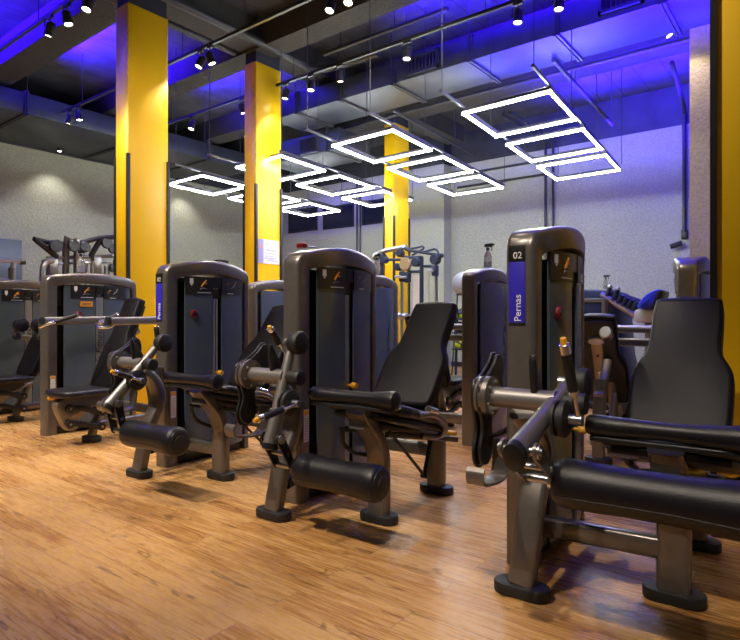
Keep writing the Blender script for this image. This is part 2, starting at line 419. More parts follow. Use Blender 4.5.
pipe('thin pipe in the bright blue bay above the right light frames', [(-2.69, 7.1, 4.26), (-2.83, 10.1, 4.26)], .028, clamps=[(-2.73, 8.0, 4.26), (-2.78, 9.1, 4.26), (-2.82, 10.0, 4.26)])
pipe('thin pipe above the middle light frames ending before the back wall', [(-5.35, 7.4, 4.3), (-5.55, 10.4, 4.3)], .028, clamps=[(-5.4, 8.2, 4.3), (-5.5, 9.6, 4.3)])
pipe('sprinkler pipe crossing the dark bay behind the track', [(-5.6, 6.1, 4.78), (-3.6, 6.1, 4.78)], .03, clamps=[(-5.3, 6.1, 4.78), (-4.2, 6.1, 4.78)])
pipe('conduit bending from the ceiling down the back wall by the pillar', [(-1.75, 9.1, 4.66), (-1.95, 11.1, 4.66), (-1.97, 11.25, 4.55), (-1.97, 11.25, 2.55)], .032, 'conduit', 'wall_conduit')
for x, lab in ((-4.42, 'left of the two black conduits side by side on the back wall'), (-4.27, 'right of the two black conduits side by side on the back wall')):
    pipe(lab, [(x, 9.3, 4.55), (x, 11.15, 4.55), (x, 11.25, 4.45), (x, 11.25, .1)], .026, 'conduit', 'wall_conduit')
for x, lab in ((-9.0, 'left of two grey conduits on the far wall between the dark windows'), (-8.9, 'right of two grey conduits on the far wall between the dark windows')):
    pipe(lab, [(x, 10.97, 4.38), (x, 10.97, .1)], .022, 'conduit', 'wall_conduit')
pipe('upper black horizontal conduit high on the back wall', [(-6.4, 11.26, 4.18), (-4.62, 11.26, 4.18)], .025, 'conduit', 'wall_conduit')
pipe('lower black horizontal conduit high on the back wall', [(-6.4, 11.26, 3.9), (-4.45, 11.26, 3.9)], .025, 'conduit', 'wall_conduit')
t = thing('wall_camera', 'small black bracket camera on the back wall beside the conduit end', 'camera', (-2.05, 11.3, 2.32))
MB().cyl((0, -.02, 0), (0, -.12, 0), .02, n=10).build('bracket', 'guard', t)
MB().cyl((-.12, -.15, -.03), (.06, -.13, .03), .045, n=14, ch=.008).build('camera_body', 'guard', t)
tag(MB().span(-2.02, -1.92, 11.24, 11.3, 2.42, 2.58, .01).build('junction_box', 'guard'), 'black junction box at the bottom of the conduit by the pillar', 'junction box')
# dome lamp hanging left of the second column
t = thing('pendant_dome', 'dark bell shaped pendant lamp behind the column with the notice', 'pendant lamp', (-7.2, 6.25, 3.95))
MB().lathe((0, 0, 0), (0, 0, 1), [(0, .2), (.02, .21), (.16, .2), (.28, .15), (.34, .06), (.36, .02)], 24).build('lamp_shade', 'guard', t)
MB().lathe((0, 0, .002), (0, 0, -1), [(0, .185), (.012, .185)], 24).build('diffuser', 'grey_print', t)
MB().cyl((0, 0, .35), (0, 0, ZS - 3.95), .006, n=6).build('cord', 'guard', t)

# ------------------------------------------------------------------ lights: hanging LED frames
LED_W = 14.
def light_frame(px, py, label, z=3.3):
    s = .965
    ex, ey = V((1, -.03, 0)), V((-.085, 1, 0))
    t = thing('led_light_frame', label, 'light frame', (px, py, z), 0, 'square LED frames hanging from the ceiling')
    c = [V((0, 0, 0)), ex * s, ex * s + ey * s, ey * s]
    for i in range(4):
        a, b_ = c[i], c[(i + 1) % 4]; d = (b_ - a).normalized()
        MB().tube([a - d * .018, b_ + d * .018], (.026, .036), up=(0, 0, 1)).build('profile', 'rail', t, (0, 0, .024))
        MB().tube([a - d * .016, b_ + d * .016], (.022, .024), up=(0, 0, 1)).build('led_tube', 'led', t, (0, 0, -.012))
    return t
GR = {'right': (-3.12, 5.62), 'middle': (-5.03, 5.65), 'third': (-6.88, 5.6), 'far left': (-8.68, 5.62)}
NTH = ('nearest', 'middle one', 'farthest')
for g, (gx0, gy0) in GR.items():
    for i, dy in enumerate((0, 1.37, 2.68)):
        light_frame(gx0 - .085 * dy * 1.12, gy0 + dy, {0: 'nearest', 1: 'middle', 2: 'farthest'}[i] + ' white LED square in the %s hanging row of lights' % ('third from right' if g == 'third' else {'right': 'rightmost', 'middle': 'second from right', 'far left': 'leftmost'}[g]))
    for sx in (0, 1):
        x0 = gx0 + sx * .965
        r = thing('hanging_rail', '%s rail carrying the %s row of LED squares' % ({0: 'left', 1: 'right'}[sx], {'right': 'rightmost', 'middle': 'second from right', 'third': 'third from right', 'far left': 'leftmost'}[g]), 'light rail', (x0, gy0 - .55, 3.36))
        y_0 = .5 if (g == 'third' and sx) else 0
        MB().tube([(.045 - .1 * y_0, y_0, 0), (-.085 * 4.3, 4.3, 0)], (.03, .03), up=(0, 0, 1)).build('rail_profile', 'rail', r)
        for yy in (max(y_0 + .03, .03), 1.33, 2.6, 4.2):
            MB().cyl((.045 - .085 * yy, yy, 0.01), (.045 - .085 * yy, yy, ZS - 3.36 if g == 'rightmost' or yy != 2.6 else 3.92 - 3.36), .005, n=6).build('suspension_rod', 'pipe', r)

# ------------------------------------------------------------------ lights: tracks with spots
ZTR = 4.35
def track(y, x0, x1, label, rods=(), z=ZTR):
    t = thing('lighting_track', label, 'light track', (x0, y, z))
    MB().span(0, x1 - x0, -.018, .018, -.018, .018).build('track_profile', 'track', t)
    for x in rods: MB().cyl((x - x0, 0, .018), (x - x0, 0, ZS - z), .005, n=6).build('suspension_rod', 'track', t)
    return t
track(2.85, -9.4, 2.5, 'black spotlight track across the blue bay at top left', (-8.6, -6.9, -4, -1))
track(4.35, -9.63, 2.5, 'black spotlight track passing in front of the columns heads', (-9.0, -6.4, -5.2, -2))
track(5.7, -9.5, 2.5, 'black spotlight track in front of the long duct', (-8.7, -5.8, -4.1, -2.9, -1.2))
track(7.6, -1.75, -1.33, 'short spotlight track at the pillar top', z=4.62)
track(1.4, -9.7, 3, 'spotlight track high over the aisle before the machines', (-7, -2))
track(-.1, -9.7, 3, 'spotlight track overhead behind the viewer', (-7, -2))

def spot_head(t, d, big=1.):
    """adapter, yoke and a tilted can whose axis is d (downwards)"""
    d = V(d).normalized()
    MB().span(-.05, .05, -.016, .016, -.045, -.018).build('adapter', 'track', t)
    c = V((0, 0, -.16)); s = d.cross(V((0, 0, 1)))
    s = s.normalized() if s.length > .05 else V((1, 0, 0))
    q = MB(); q.tube([V((0, 0, -.045)), V((0, 0, -.07)) , V((0, 0, -.07)) + s * .062, c + s * .062], .007, 6)
    q.tube([V((0, 0, -.07)), V((0, 0, -.07)) - s * .062, c - s * .062], .007, 6)
    q.build('yoke', 'track', t)
    MB().lathe(c - d * .07, d, [(0, .03), (.01, .042), (.03, .048), (.13, .05), (.145, .05), (.145, .042), (.12, .036)], 18).build('lamp_can', 'track', t)
    MB().lathe(c + d * .05, d, [(0, .04), (.014, .04), (.02, .03)], 18).build('lens', 'lens', t)
    return c + d * .1
nl = 0
def spot(x, y, d, label, power=60., size=70., warm=(1, .87, .72), z=ZTR, lamp=True, blend=.6):
    global nl
    t = thing('track_spotlight', label, 'spotlight', (x, y, z), 0, 'black spotlights on the ceiling tracks')
    p = spot_head(t, d)
    if lamp:
        l = bpy.data.lights.new('spot_lamp', 'SPOT'); l.energy = power; l.spot_size = math.radians(size); l.spot_blend = blend; l.color = warm; l.shadow_soft_size = .035
        o = bpy.data.objects.new('spot_lamp', l); COL.objects.link(o)
        o.parent = t
        o.location = p; o.rotation_euler = V(d).to_track_quat('-Z', 'Y').to_euler()
    return t
def tx(px, py, y): return gy(px, py, y).x
DN = (.05, -.12, -1)
SP = [
 (tx(50, 16, 2.85), 2.85, (-.35, -.1, -1), 'spotlight third from right in the top left trio of the photo', 160),
 (tx(67, 8, 2.85), 2.85, (.2, .15, -1), 'middle spotlight of the top left trio of the photo', 160),
 (tx(88, 1, 2.85), 2.85, (.1, -.3, -1), 'spotlight at the top edge left of the first yellow column', 160),
 (tx(70, 117, 4.35), 4.35, (-.3, -.2, -1), 'left spotlight of the pair at the left end of its track', 140),
 (tx(79, 114, 4.35), 4.35, (.1, .1, -1), 'right spotlight of the pair at the left end of its track', 140),
 (tx(201, 56, 4.35), 4.35, (-.2, -.4, -1), 'left lit spotlight of the pair between the first two columns', 160),
 (tx(210, 52, 4.35), 4.35, (.25, .3, -1), 'right spotlight of the pair between the first two columns', 160),
 (tx(331, 4, 4.35), 4.35, (0, -.35, -1), 'left of two bright spotlights at the top edge before the beam', 160),
 (tx(349, -1, 4.35), 4.35, (.1, -.35, -1), 'right of two bright spotlights at the top edge before the beam', 160),
 (tx(192, 118, 5.7), 5.7, (.0, -.3, -1), 'lone small spotlight right of the first yellow column', 120),
 (tx(242, 98, 5.7), 5.7, (.1, .3, -1), 'spotlight half hidden left of the second yellow column', 120),
 (tx(286, 85, 5.7), 5.7, (-.15, -.15, -1), 'first spotlight right of the second column', 120),
 (tx(311, 74, 5.7), 5.7, (.05, -.15, -1), 'second spotlight right of the second column', 120),
 (tx(340, 65, 5.7), 5.7, (-.1, .2, -1), 'third spotlight right of the second column, facing away', 120),
 (tx(407, 40, 5.7), 5.7, (0, -.12, -1), 'spotlight on the track in front of the duct grille', 140),
 (tx(518, 4, 5.7), 5.7, (0, -.1, -1), 'spotlight against the blue duct near the top edge', 100),
 (tx(559, -9, 5.7), 5.7, (0, -.1, -1), 'spotlight at the top edge above the rightmost light frames', 100),
 (-1.52, 7.6, (.55, .05, -1), 'bright spotlight at the top of the beige pillar', 60, 4.62),
]
for x, y, d, lab, pw, *zz in SP: spot(x, y, d, lab, pw * .75, z=zz[0] if zz else ZTR)
# the aisle tracks overhead and behind the viewer light the machines and the floor
for x, d in ((-8.6, .1), (-5.9, .05), (-4.7, .0), (-3.3, .02), (-1.95, .0), (-.5, .0), (1.4, -.1)):
    spot(x, -.1, (d, .9, -1.5), 'black spotlight aimed at the machines from over the aisle', (560 if x < -2.5 else 380) if x < 0 else 90, 46, blend=.8)
for x in (-8.2, -6.6, -5.4, -3.9, -2.6, -1.1, .6):
    spot(x, 1.4, (.0, -.05, -1), 'black spotlight pointing straight down over the aisle', 48 if x < -2.3 else 8, 95)

for x, y, d in ((-3.4, 2.85, (-2.6, .8, -2.0)), (-3.2, 4.35, (-2.8, 1.15, -2.1)), (-2.6, 4.35, (-3.5, 4.3, -2.2)), (-2.2, 2.85, (1.9, 1.0, -2.))):  # unseen spots added on the tracks to brighten the columns
    spot(x, y, d, 'unseen spotlight added to brighten a yellow column', 205 if x < -2.5 else 240, 80, blend=1.)
for x, y, d in ((-6.3, 1.4, (.05, 2.1, -2.)), (-7.7, 1.4, (1.4, 3.9, -2.4))):  # two more unseen spots, added for the front faces of the columns
    spot(x, y, d, 'unseen spotlight added to brighten a yellow column', 170, 60, blend=1.)
# small downlights on the trim over the left wall
for y in (5.15, 8.05):
    t = thing('wall_downlight', 'small lit downlight under the duct by the left wall, %s' % ('left of the first column' if y < 6 else 'right of the first column'), 'downlight', (-11.55, y, 4.3))
    MB().cyl((0, 0, 0), (0, 0, -.06), .045, n=16).build('housing', 'track', t)
    MB().cyl((0, 0, -.058), (0, 0, -.066), .036, n=16).build('lens', 'bulbsmall', t)
    l = bpy.data.lights.new('downlight_lamp', 'SPOT'); l.energy = 60; l.spot_size = 1.8; l.spot_blend = .7; l.color = (1, .93, .82); l.shadow_soft_size = .04
    o = bpy.data.objects.new('downlight_lamp', l); COL.objects.link(o); o.parent = t; o.location = (0, 0, -.09)
# unseen blue lamps: LED strips beside the beams, then added floods lower down
def blue(x, y, z, sx, sy, power, up=True, rot=None, spread=105):
    l = bpy.data.lights.new('unseen_blue_lamp', 'AREA'); l.shape = 'RECTANGLE'; l.size = sx; l.size_y = sy; l.energy = power; l.color = (.035, .004, 1.); l.spread = math.radians(spread)
    o = bpy.data.objects.new('unseen_blue_lamp', l); COL.objects.link(o); o.location = (x, y, z)
    o.rotation_euler = rot if rot else ((PI, 0, 0) if up else (0, 0, 0))
# (x, y, z, length, width, power, tilt about x)
B_UP = (PI / 2 + .6, 0, 0)
blue(-8.9, 1.9, 4.84, 3.0, .06, 620, rot=B_UP)
blue(-8.4, 3.85, 4.86, 1.4, .06, 260, rot=B_UP)
blue(-7.7, 5.72, 4.88, 1.7, .06, 260, rot=B_UP)
blue(-1.9, 5.74, 4.95, 3.4, .06, 600, rot=B_UP)
blue(-4.0, 5.74, 4.95, .9, .06, 90, rot=B_UP)
blue(-1.0, 3.85, 4.88, 2.4, .06, 320, rot=B_UP)
blue(-1.5, 7.9, 4.75, 3.9, .06, 620, spread=150)
blue(-1.6, 9.1, 4.86, 4.2, .06, 380, rot=B_UP, spread=140)
blue(-1.6, 10.0, 3.9, 4.2, .1, 520, spread=95)  # from here on free-hanging floods, added to turn ceiling and duct undersides blue
blue(-2.2, 6.2, 4.2, 3.0, .1, 160, spread=100)
blue(-1.5, 6.9, 3.45, 3.8, .1, 480)
blue(-1.5, 8.3, 3.6, 3.8, .1, 560)
# a faint evenly bright surround
w = bpy.data.worlds.new('world'); S.world = w; w.use_nodes = True
w.node_tree.nodes['Background'].inputs[0].default_value = (.5, .55, .7, 1); w.node_tree.nodes['Background'].inputs[1].default_value = .03

# ------------------------------------------------------------------ gym machine parts
YC, HL = .062, .412       # tower centre and half length in local y
XF, XB = -.55, -.66
def bul(y, k): u = (y - YC) / HL; return k * (1 - u * u)
def arch():
    PK = .045 if HL < .44 else .03
    st = []
    for z in (0, .4, .8, 1.2): st.append((YC - HL, z, YC - HL + .1, z))
    for k in range(6):
        a = PI - k * PI / 2 / 5
        st.append((YC - HL + .085 + .085 * math.cos(a), 1.398 + .085 * math.sin(a), YC - HL + .13 + .03 * math.cos(a), 1.36 + .025 * math.sin(a)))
    for k in range(1, 6):
        y = YC - HL + .085 + (HL - .085) * k / 6; u = (y - YC) / (HL - .085)
        yi = YC - HL + .13 + (HL - .13) * k / 6
        st.append((y, 1.483 + PK * (1 - u * u), yi, 1.385 + .035 * (1 - u * u)))
    st.append((YC, 1.483 + PK, YC, 1.42))
    mir = [(2 * YC - a, b_, 2 * YC - c + max(0, (YC - c)) / HL * .05, d_) for a, b_, c, d_ in st[-2::-1]]
    return st + mir
def tower(t, sign=None, sticker=True, red=False, lettering=False, pins=((.0, .66), (.0, .55)), strip=False, hl=.412, yc=.062):
    global HL, YC
    HL, YC = hl, yc
    rings = []
    for yo, zo, yi, zi in arch():
        o2, i2 = V((yo, zo)), V((yi, zi)); ym = (yo + yi) / 2
        xf, xb = XF + bul(max(min(ym, YC + HL), YC - HL), .085), XB - bul(max(min(ym, YC + HL), YC - HL), .03)
        c = .028; n_ = (i2 - o2); wl = n_.length; n_.normalize(); ring = []
        # outer/front, outer/back, inner/back, inner/front, with rounded corners
        for (sa, sx, a0) in ((0, 1, 0), (0, 0, 90), (1, 0, 180), (1, 1, 270)):
            cc = c if sa == 0 else .008
            for k in range(4):
                a = math.radians(a0 + 30 * k); ca, sa_ = math.cos(a), math.sin(a)
                dist = cc - cc * sa_ if sa == 0 else wl - cc - cc * sa_
                x = (xf - cc + cc * ca) if sx else (xb + cc + cc * ca)
                p = o2 + n_ * dist; ring.append((x, p.x, p.y))
        rings.append(ring)
    MB().grid_loft(rings).build('tower_frame', 'metal', t)
    # base sill and dark core
    MB().span(XB + .01, XF - .01, YC - HL + .09, YC + HL - .09, 0.002, .075, .008).build('base_sill', 'black', t)
    MB().span(XB + .03, XB + .055, YC - HL + .09, YC + HL - .09, .07, 1.36).build('core_panel', 'dark', t)
    def panel(y0, y1, side, z0=.07, z1=1.395):
        pts = []; k = 8
        for i in range(k + 1):
            y = y0 + (y1 - y0) * i / k
            x = (XF - .02 + bul(y, .085)) if side > 0 else (XB + .012 - bul(y, .05))
            pts.append((x, y))
        ring = pts + [(p[0] - side * .012, p[1]) for p in pts[::-1]]
        return MB().grid_loft([[(a, b_, z0) for a, b_ in ring], [(a, b_, z1) for a, b_ in ring]])
    panel(YC - .255 - (HL - .412), YC - .025, 1).build('shroud_panel', 'shroud', t)
    panel(YC + .065, YC + .325 + (HL - .412), 1).build('shroud_panel', 'shroud', t)
    panel(YC - HL + .11, YC + HL - .11, -1).build('back_shroud', 'shroud', t)
    if strip: panel(YC - .018, YC + .058, 1, .07, 1.28).build('centre_strip', 'strip', t)
    # guide rods and the top bumper in the slot
    MB().cyl((XF + .035, YC + .008, .07), (XF + .035, YC + .008, 1.36), .012, n=10).build('guide_rod', 'rod', t)
    MB().cyl((XF + .035, YC + .04, .07), (XF + .035, YC + .04, 1.36), .009, n=10).build('guide_rod', 'rod', t)
    MB().span(XF - .0, XF + .055, YC - .012, YC + .055, 1.235, 1.31, .01).build('top_bumper', 'black', t)
    MB().span(XF - .06, XF - .015, YC - HL + .1, YC - .27, 1.2, 1.4).build('cable_cover', 'black', t)
    # instruction placards with their print
    def pl_(y0, y1, icon):
        p = panel(y0, y1, 1, 1.265, 1.398)
        for v in p.bm.verts: v.co.x += .006
        o = p.build('instruction_placard', 'placard', t)
        def pr(ya, yb, za, zb, m_, nm):
            x = XF - .02 + bul((ya + yb) / 2, .085) + .0072; sl = -2 * .085 * ((ya + yb) / 2 - YC) / HL ** 2
            MB().box((x, (ya + yb) / 2, (za + zb) / 2), (.002, abs(yb - ya), zb - za), 0, Euler((0, 0, -math.atan(sl)))).build(nm, m_, o)
        if icon:
            pr(y0 + .03, y0 + .058, 1.342, 1.382, 'white', 'symbol'); pr(y0 + .038, y0 + .05, 1.330, 1.340, 'white', 'symbol')
            x = XF - .02 + bul(y0 + .14, .085) + .009
            q = MB(); q.tube([(x, y0 + .12, 1.322), (x, y0 + .14, 1.347), (x, y0 + .165, 1.372)], .006, 5).tube([(x, y0 + .14, 1.347), (x, y0 + .17, 1.347)], .005, 5).build('figure_print', 'orange', o)
            q = MB(); q.tube([(x - .002, y0 + .11, 1.302), (x - .002, y0 + .13, 1.312), (x - .003, y0 + .19, 1.309), (x - .003, y0 + .185, 1.337)], .003, 5).build('machine_print', 'grey_print', o)
            pr(y0 + .09, y0 + .205, 1.275, 1.280, 'white', 'caption_line')
        else:
            x = XF - .02 + bul(y0 + .1, .085) + .009
            q = MB(); q.tube([(x, y0 + .04, 1.317), (x, y0 + .055, 1.347), (x, y0 + .075, 1.357)], .004, 5).build('figure_print', 'orange', o)
            q = MB(); q.tube([(x - .001, y0 + .1, 1.317), (x - .003, y0 + .13, 1.337), (x - .004, y0 + .15, 1.372)], .004, 5).build('machine_print', 'grey_print', o)
            pr(y0 + .06, y0 + .13, 1.275, 1.280, 'white', 'caption_line')
    pl_(YC - .255, YC - .025, True); pl_(YC + .065, YC + .325, False)
    MB().span(XF + .05, XF + .066, YC - .015, YC + .055, 1.315, 1.4).build('slot_cover', 'placard', t)
    for dy, z in pins:
        MB().cyl((XF + .03, YC + .022 + dy, z), (XF + .095, YC + .022 + dy, z), .008, n=8).cyl((XF + .085, YC + .022 + dy, z), (XF + .12, YC + .022 + dy, z), .02, .017, n=12).build('selector_pin', 'yellowtip', t)
    if red:
        x = XF - .02 + bul(YC - .19, .085)
        q = MB(); q.cyl((x - .004, YC - .19, 1.115), (x + .018, YC - .19, 1.115), .033, n=8, ch=.006).build('round_dial', 'red', t)
        MB().cyl((x + .016, YC - .19, 1.115), (x + .022, YC - .19, 1.115), .014, n=10).build('dial_centre', 'black', t)
    if sign:
        no, word, gp = sign; xm = (XF + XB) / 2 - .005; y = YC - HL
        s = MB().span(xm - .037, xm + .037, y - .004, y + .002, 1.07, 1.345, .001).build('number_sign', 'bluesign', t)
        s2 = MB().span(xm - .038, xm + .038, y - .0045, y + .002, 1.337, 1.41, .001).build('number_plate', 'placard', s)
        MB().span(xm - .037, xm + .037, y - .0045, y + .002, 1.06, 1.071, .001).build('sign_edge', 'placard', s)
        text('sign_number', no, .042, 'white', s, basis((1, 0, 0), (0, 0, 1), (xm + .004, y - .005, 1.364)))
        text('sign_word', word, .044, 'white', s, basis((0, 0, 1), (-1, 0, 0), (xm + .006, y - .005, 1.135)))
    if sticker:
        y = YC - HL
        s = MB().span(XF + .0205, XF + .0225, y + .03, y + .075, .36, .55).build('warning_sticker', 'white', t); s.rotation_euler.z = 0; s.location.x = .012
        MB().span(XF + .0205, XF + .0232, y + .031, y + .074, .52, .548).build('sticker_heading', 'orange', s)
        q = MB()
        for k in range(9): q.span(XF + .0205, XF + .0232, y + .035, y + .07, .375 + k * .015, .379 + k * .015)
        q.build('sticker_print', 'grey_print', s)
    if lettering:
        text('brand_lettering', 'Life Fitness', .092, 'black', t, basis((0, 0, 1), (-1 * 0 + 0, -1, 0), (XF + .0665, YC + .02, .78)) if lettering == 'strip' else basis((0, 0, 1), (0, 1, 0), (XB - .0395, YC - .17, .85)), .25)

def foot(t, x, y, w=.225, l=.11, h=.048):
    o = []
    for k in range(24):
        a = 2 * PI * k / 24; c, s = math.cos(a), math.sin(a)
        o.append((x + (w / 2 - l / 2) * (1 if c > 0 else -1) + l / 2 * c, y + l / 2 * s))
    MB().ext(o, 0.001, h, 'z', .008).build('foot', 'rubber', t)

BACK = [(-.125, .605), (0, .615), (.125, .605), (.145, .585), (.15, .5), (.15, .4), (.158, .345), (.188, .295), (.203, .25), (.205, .16), (.2, .06), (.18, .01), (.1, 0), (-.1, 0), (-.18, .01), (-.2, .06), (-.205, .16), (-.203, .25), (-.188, .295), (-.158, .345), (-.15, .4), (-.15, .5), (-.145, .585)]
def backrest(t, y0, z0, y1, z1, wsc=1., th=.075, plate=False):
    """from bottom (y0, z0) to top (y1, z1) in local coordinates; the padded face looks to -y"""
    xo = -.03 if wsc == 1. else .07 if plate else 0.
    up = V((0, y1 - y0, z1 - z0)); ln = up.length; up.normalize(); x = V((1, 0, 0)); nrm = x.cross(up)   # points to -y
    mt = basis(x, up, (xo, y0, z0))
    k = ln / .615
    o = MB().ext(spl([(a * wsc, b_ * k) for a, b_ in BACK], 3), -th, 0, 'z', .022, mt, 3).build('backrest', 'pad_matte', t)
    pts = [V((a * wsc * .985, b_ * k * .985 + .005, .0)) for a, b_ in BACK]
    MB().tube([mt @ p + mt.to_3x3() @ V((0, 0, -th + .014)) for p in pts], .004, 6, smooth=3, closed=True).build('piping', 'pad', o)
    # rear shell and mount
    sh = MB().ext(spl([(a * wsc * .9, b_ * k * .93 + .02) for a, b_ in BACK], 2), -th - .02, -th + .005, 'z', .008, mt).build('rear_shell', 'black', t)
    if plate:
        q = MB(); q.ext([(-.045, .14), (.045, .14), (.045, .55), (.03, .58), (-.03, .58), (-.045, .55)], -th - .04, -th - .012, 'z', .008, mt).build('mount_plate', 'steel_plate', t)
        MB().cyl(mt @ V((0, .45, -th - .038)), mt @ V((0, .45, -th - .045)), .012, n=12).build('bolt', 'black', t)
        MB().cyl(mt @ V((0, .3, -th - .038)), mt @ V((0, .3, -th - .045)), .01, n=12).build('bolt', 'chrome', t)
        MB().ext(spl([(-.06, .56), (0, .545), (.06, .56), (.05, .6), (0, .61), (-.05, .6)], 3), -th - .05, -th - .01, 'z', .008, mt).build('top_grip', 'steel', t)
    return mt
M['steel_plate'] = mat('bronze_steel', (.3, .24, .17), .3, .9)

def handle(t, hub, tip, name='handle'):
    hub, tip = V(hub), V(tip); d = tip - hub; L_ = d.length; d.normalize()
    h = MB().cyl(hub, hub + d * L_ * .4, .010, n=12).build(name, 'chrome', t)
    MB().cyl(hub + d * L_ * .36, hub + d * L_ * .82, .0175, n=14, ch=.003).build('rubber_grip', 'rubber', h)
    MB().cyl(hub + d * L_ * .34, hub + d * L_ * .37, .019, n=14).build('grip_collar', 'chrome', h)
    MB().cyl(hub + d * L_ * .81, hub + d * L_ * .93, .0185, n=14, ch=.002).build('grip_collar', 'chrome', h)
    MB().cyl(hub + d * L_ * .92, tip, .012, .01, n=12).build('tip_cap', 'yellowtip', h)
    return h

RZ = math.radians(3)
def leg_extension(X0, label, th, roll, tips, hub_off=.13, upl=.19, tower_kw={}, rdx=0., rl=1., ll=.37):
    t = thing('leg_extension_machine', label, 'exercise machine', (X0 - .015, 2.805, 0), RZ)
    tower(t, **tower_kw)
    # ---- posts and beams
    foot(t, -.50, -.585); foot(t, 0, -.30); foot(t, 0, .34)
    MB().tube([(-.50, -.585, .045), (-.487, -.56, .2), (-.48, -.53, .34), (-.478, -.47, .46), (-.48, -.45, .56), (-.5, -.49, .66), (-.51, -.56, .72)], (.105, .07), up=(0, 1, 0), smooth=4).build('front_leg', 'metal', t)
    MB().tube([(0, -.30, .045), (0, -.30, .28), (0, -.305, .36), (0, -.345, .45), (0, -.44, .56), (0, -.5, .63)], (.12, .075), up=(0, 1, 0), smooth=4).build('seat_post', 'metal', t)
    MB().tube([(0, .34, .045), (0, .34, .37)], (.11, .08), up=(0, 1, 0)).build('rear_post', 'metal', t)
    MB().tube([(-.49, -.33, .2), (0, -.30, .2)], (.06, .085), up=(0, 0, 1)).build('cross_beam', 'metal', t)
    MB().tube([(XF, .34, .26), (0, .34, .26)], (.06, .085), up=(0, 0, 1)).build('cross_beam', 'metal', t)
    MB().tube([(-.61, -.33, .7), (-.56, -.42, .705), (-.5, -.52, .72)], (.07, .075), up=(0, 0, 1)).build('pivot_arm', 'metal', t)
    MB().tube([(-.6, -.35, .2), (-.49, -.4, .19), (-.47, -.52, .18)], (.05, .07), up=(0, 0, 1)).build('lower_brace', 'black', t)
    # inclined seat rail and carriage
    MB().tube([(0, -.5, .55), (0, .42, .33)], (.1, .05), up=(0, 0, 1)).build('seat_rail', 'metal', t)
    MB().tube([(-.13, -.42, .5), (-.13, .36, .34)], (.022, .03), up=(0, 0, 1)).tube([(.13, -.42, .5), (.13, .36, .34)], (.022, .03), up=(0, 0, 1)).tube([(-.13, .36, .34), (.13, .36, .34)], (.022, .03), up=(0, 0, 1)).build('rail_guides', 'black', t)
    MB().ext(spl([(-.2, -.44), (.2, -.44), (.22, -.1), (.2, .06), (-.2, .06), (-.22, -.1)], 3), .0, .03, 'z', .008, MX.Translation((0, -.01, .455)) @ MX.Rotation(math.radians(-15), 4, 'X')).build('seat_pan', 'black', t)
    MB().ext(spl([(-.23, -.47), (0, -.48), (.23, -.47), (.24, -.3), (.22, 0), (.15, .09), (0, .1), (-.15, .09), (-.22, 0), (-.24, -.3)], 3), .03, .09, 'z', .025, MX.Translation((0, -.01, .455)) @ MX.Rotation(math.radians(-15), 4, 'X'), 3).build('seat_cushion', 'pad', t)
    # front roll of the seat
    L0, L1 = -.265, .275
    prof = [(0, .012), (.004, .03), (.016, .038), (.05, .04), (.16, .036), (.27, .033), (.38, .036), (.47, .044), (.512, .05), (.53, .046), (.538, .03), (.54, .012)]
    MB().lathe((L0, -.545, .692), (1, 0, 0), prof, 20).build('thigh_roll', 'pad', t)
    MB().tube([(L0 + .02, -.545, .645), (L1 - .03, -.545, .645)], (.05, .02), up=(0, 0, 1)).build('roll_bracket', 'black', t)
    # side grab handles
    for s in (1, -1):
        h = MB().tube([(s * .2, -.3, .58), (s * .24, -.24, .585), (s * .25, -.14, .57), (s * .25, -.04, .52), (s * .24, .0, .465), (s * .2, -.02, .43), (s * .17, -.14, .45)], .017, 10, smooth=4).build('grab_handle', 'metal', t)
        MB().cyl((s * .245, -.2, .61), (s * .25, -.12, .585), .02, n=12).build('end_cap', 'chrome', h)
    # adjuster strut below the seat
    MB().tube([(.1, -.35, .5), (.12, -.02, .2)], .009, 8).tube([(.12, -.02, .2), (.12, .06, .4)], .014, 8).cyl((.1, -.02, .2), (.14, -.02, .2), .014, n=10).build('adjuster_strut', 'black', t)
    MB().tube([(-.16, -.42, .5), (-.17, -.38, .4), (-.16, -.25, .33), (-.05, -.2, .33)], .013, 8, smooth=4).build('adjuster_lever', 'black', t)
    MB().cyl((.1, .3, .39), (.155, .3, .39), .014, n=10).build('adjuster_knob', 'yellowtip', t)
    # backrest
    backrest(t, -.07, .60, .38, 1.2)
    MB().tube([(0, .3, .36), (0, .28, .55), (0, .3, .8), (0, .36, 1.0)], (.09, .035), up=(0, 1, 0), smooth=3).build('back_support', 'black', t)
    MB().cyl((-.16, .41, 1.1), (.1, .41, 1.1), .012, n=10).build('back_bar', 'black', t)
    # ---- pivot, cam and guard
    P = V((0, -.66, .783))
    f = MB(); f.lathe((-.64, P.y, P.z), (1, 0, 0), [(0, .05), (.002, .078), (.014, .08), (.018, .072), (.026, .072), (.03, .08), (.05, .08), (.054, .05)], 28)
    f.build('flange', 'metal', t)
    MB().cyl((-.6, P.y, P.z), (-.34, P.y, P.z), .04, n=22).build('pivot_tube', 'lever', t)
    for k in range(6):
        a = 2 * PI * k / 6 + .3; MB().cyl((-.59, P.y + .06 * math.cos(a), P.z + .06 * math.sin(a)), (-.578, P.y + .06 * math.cos(a), P.z + .06 * math.sin(a)), .008, n=8).build('flange_bolt', 'chrome', t)
    cam_p = spl([(.12, .165), (.17, .15), (.18, .08), (.14, .0), (.08, -.06), (.05, -.11), (.06, -.17), (.055, -.245), (.01, -.285), (-.045, -.27), (-.065, -.21), (-.04, -.13), (-.06, -.06), (-.075, 0), (-.06, .06), (0, .08), (.07, .12)], 4)
    rt = MX.Translation((0, P.y, P.z)) @ MX.Rotation(0, 4, 'X')
    q = MB(); q.ext(cam_p, -.652, -.638, 'x', .005, rt); q.ext([(a * .93, c * .95) for a, c in cam_p], -.628, -.612, 'x', .005, rt)
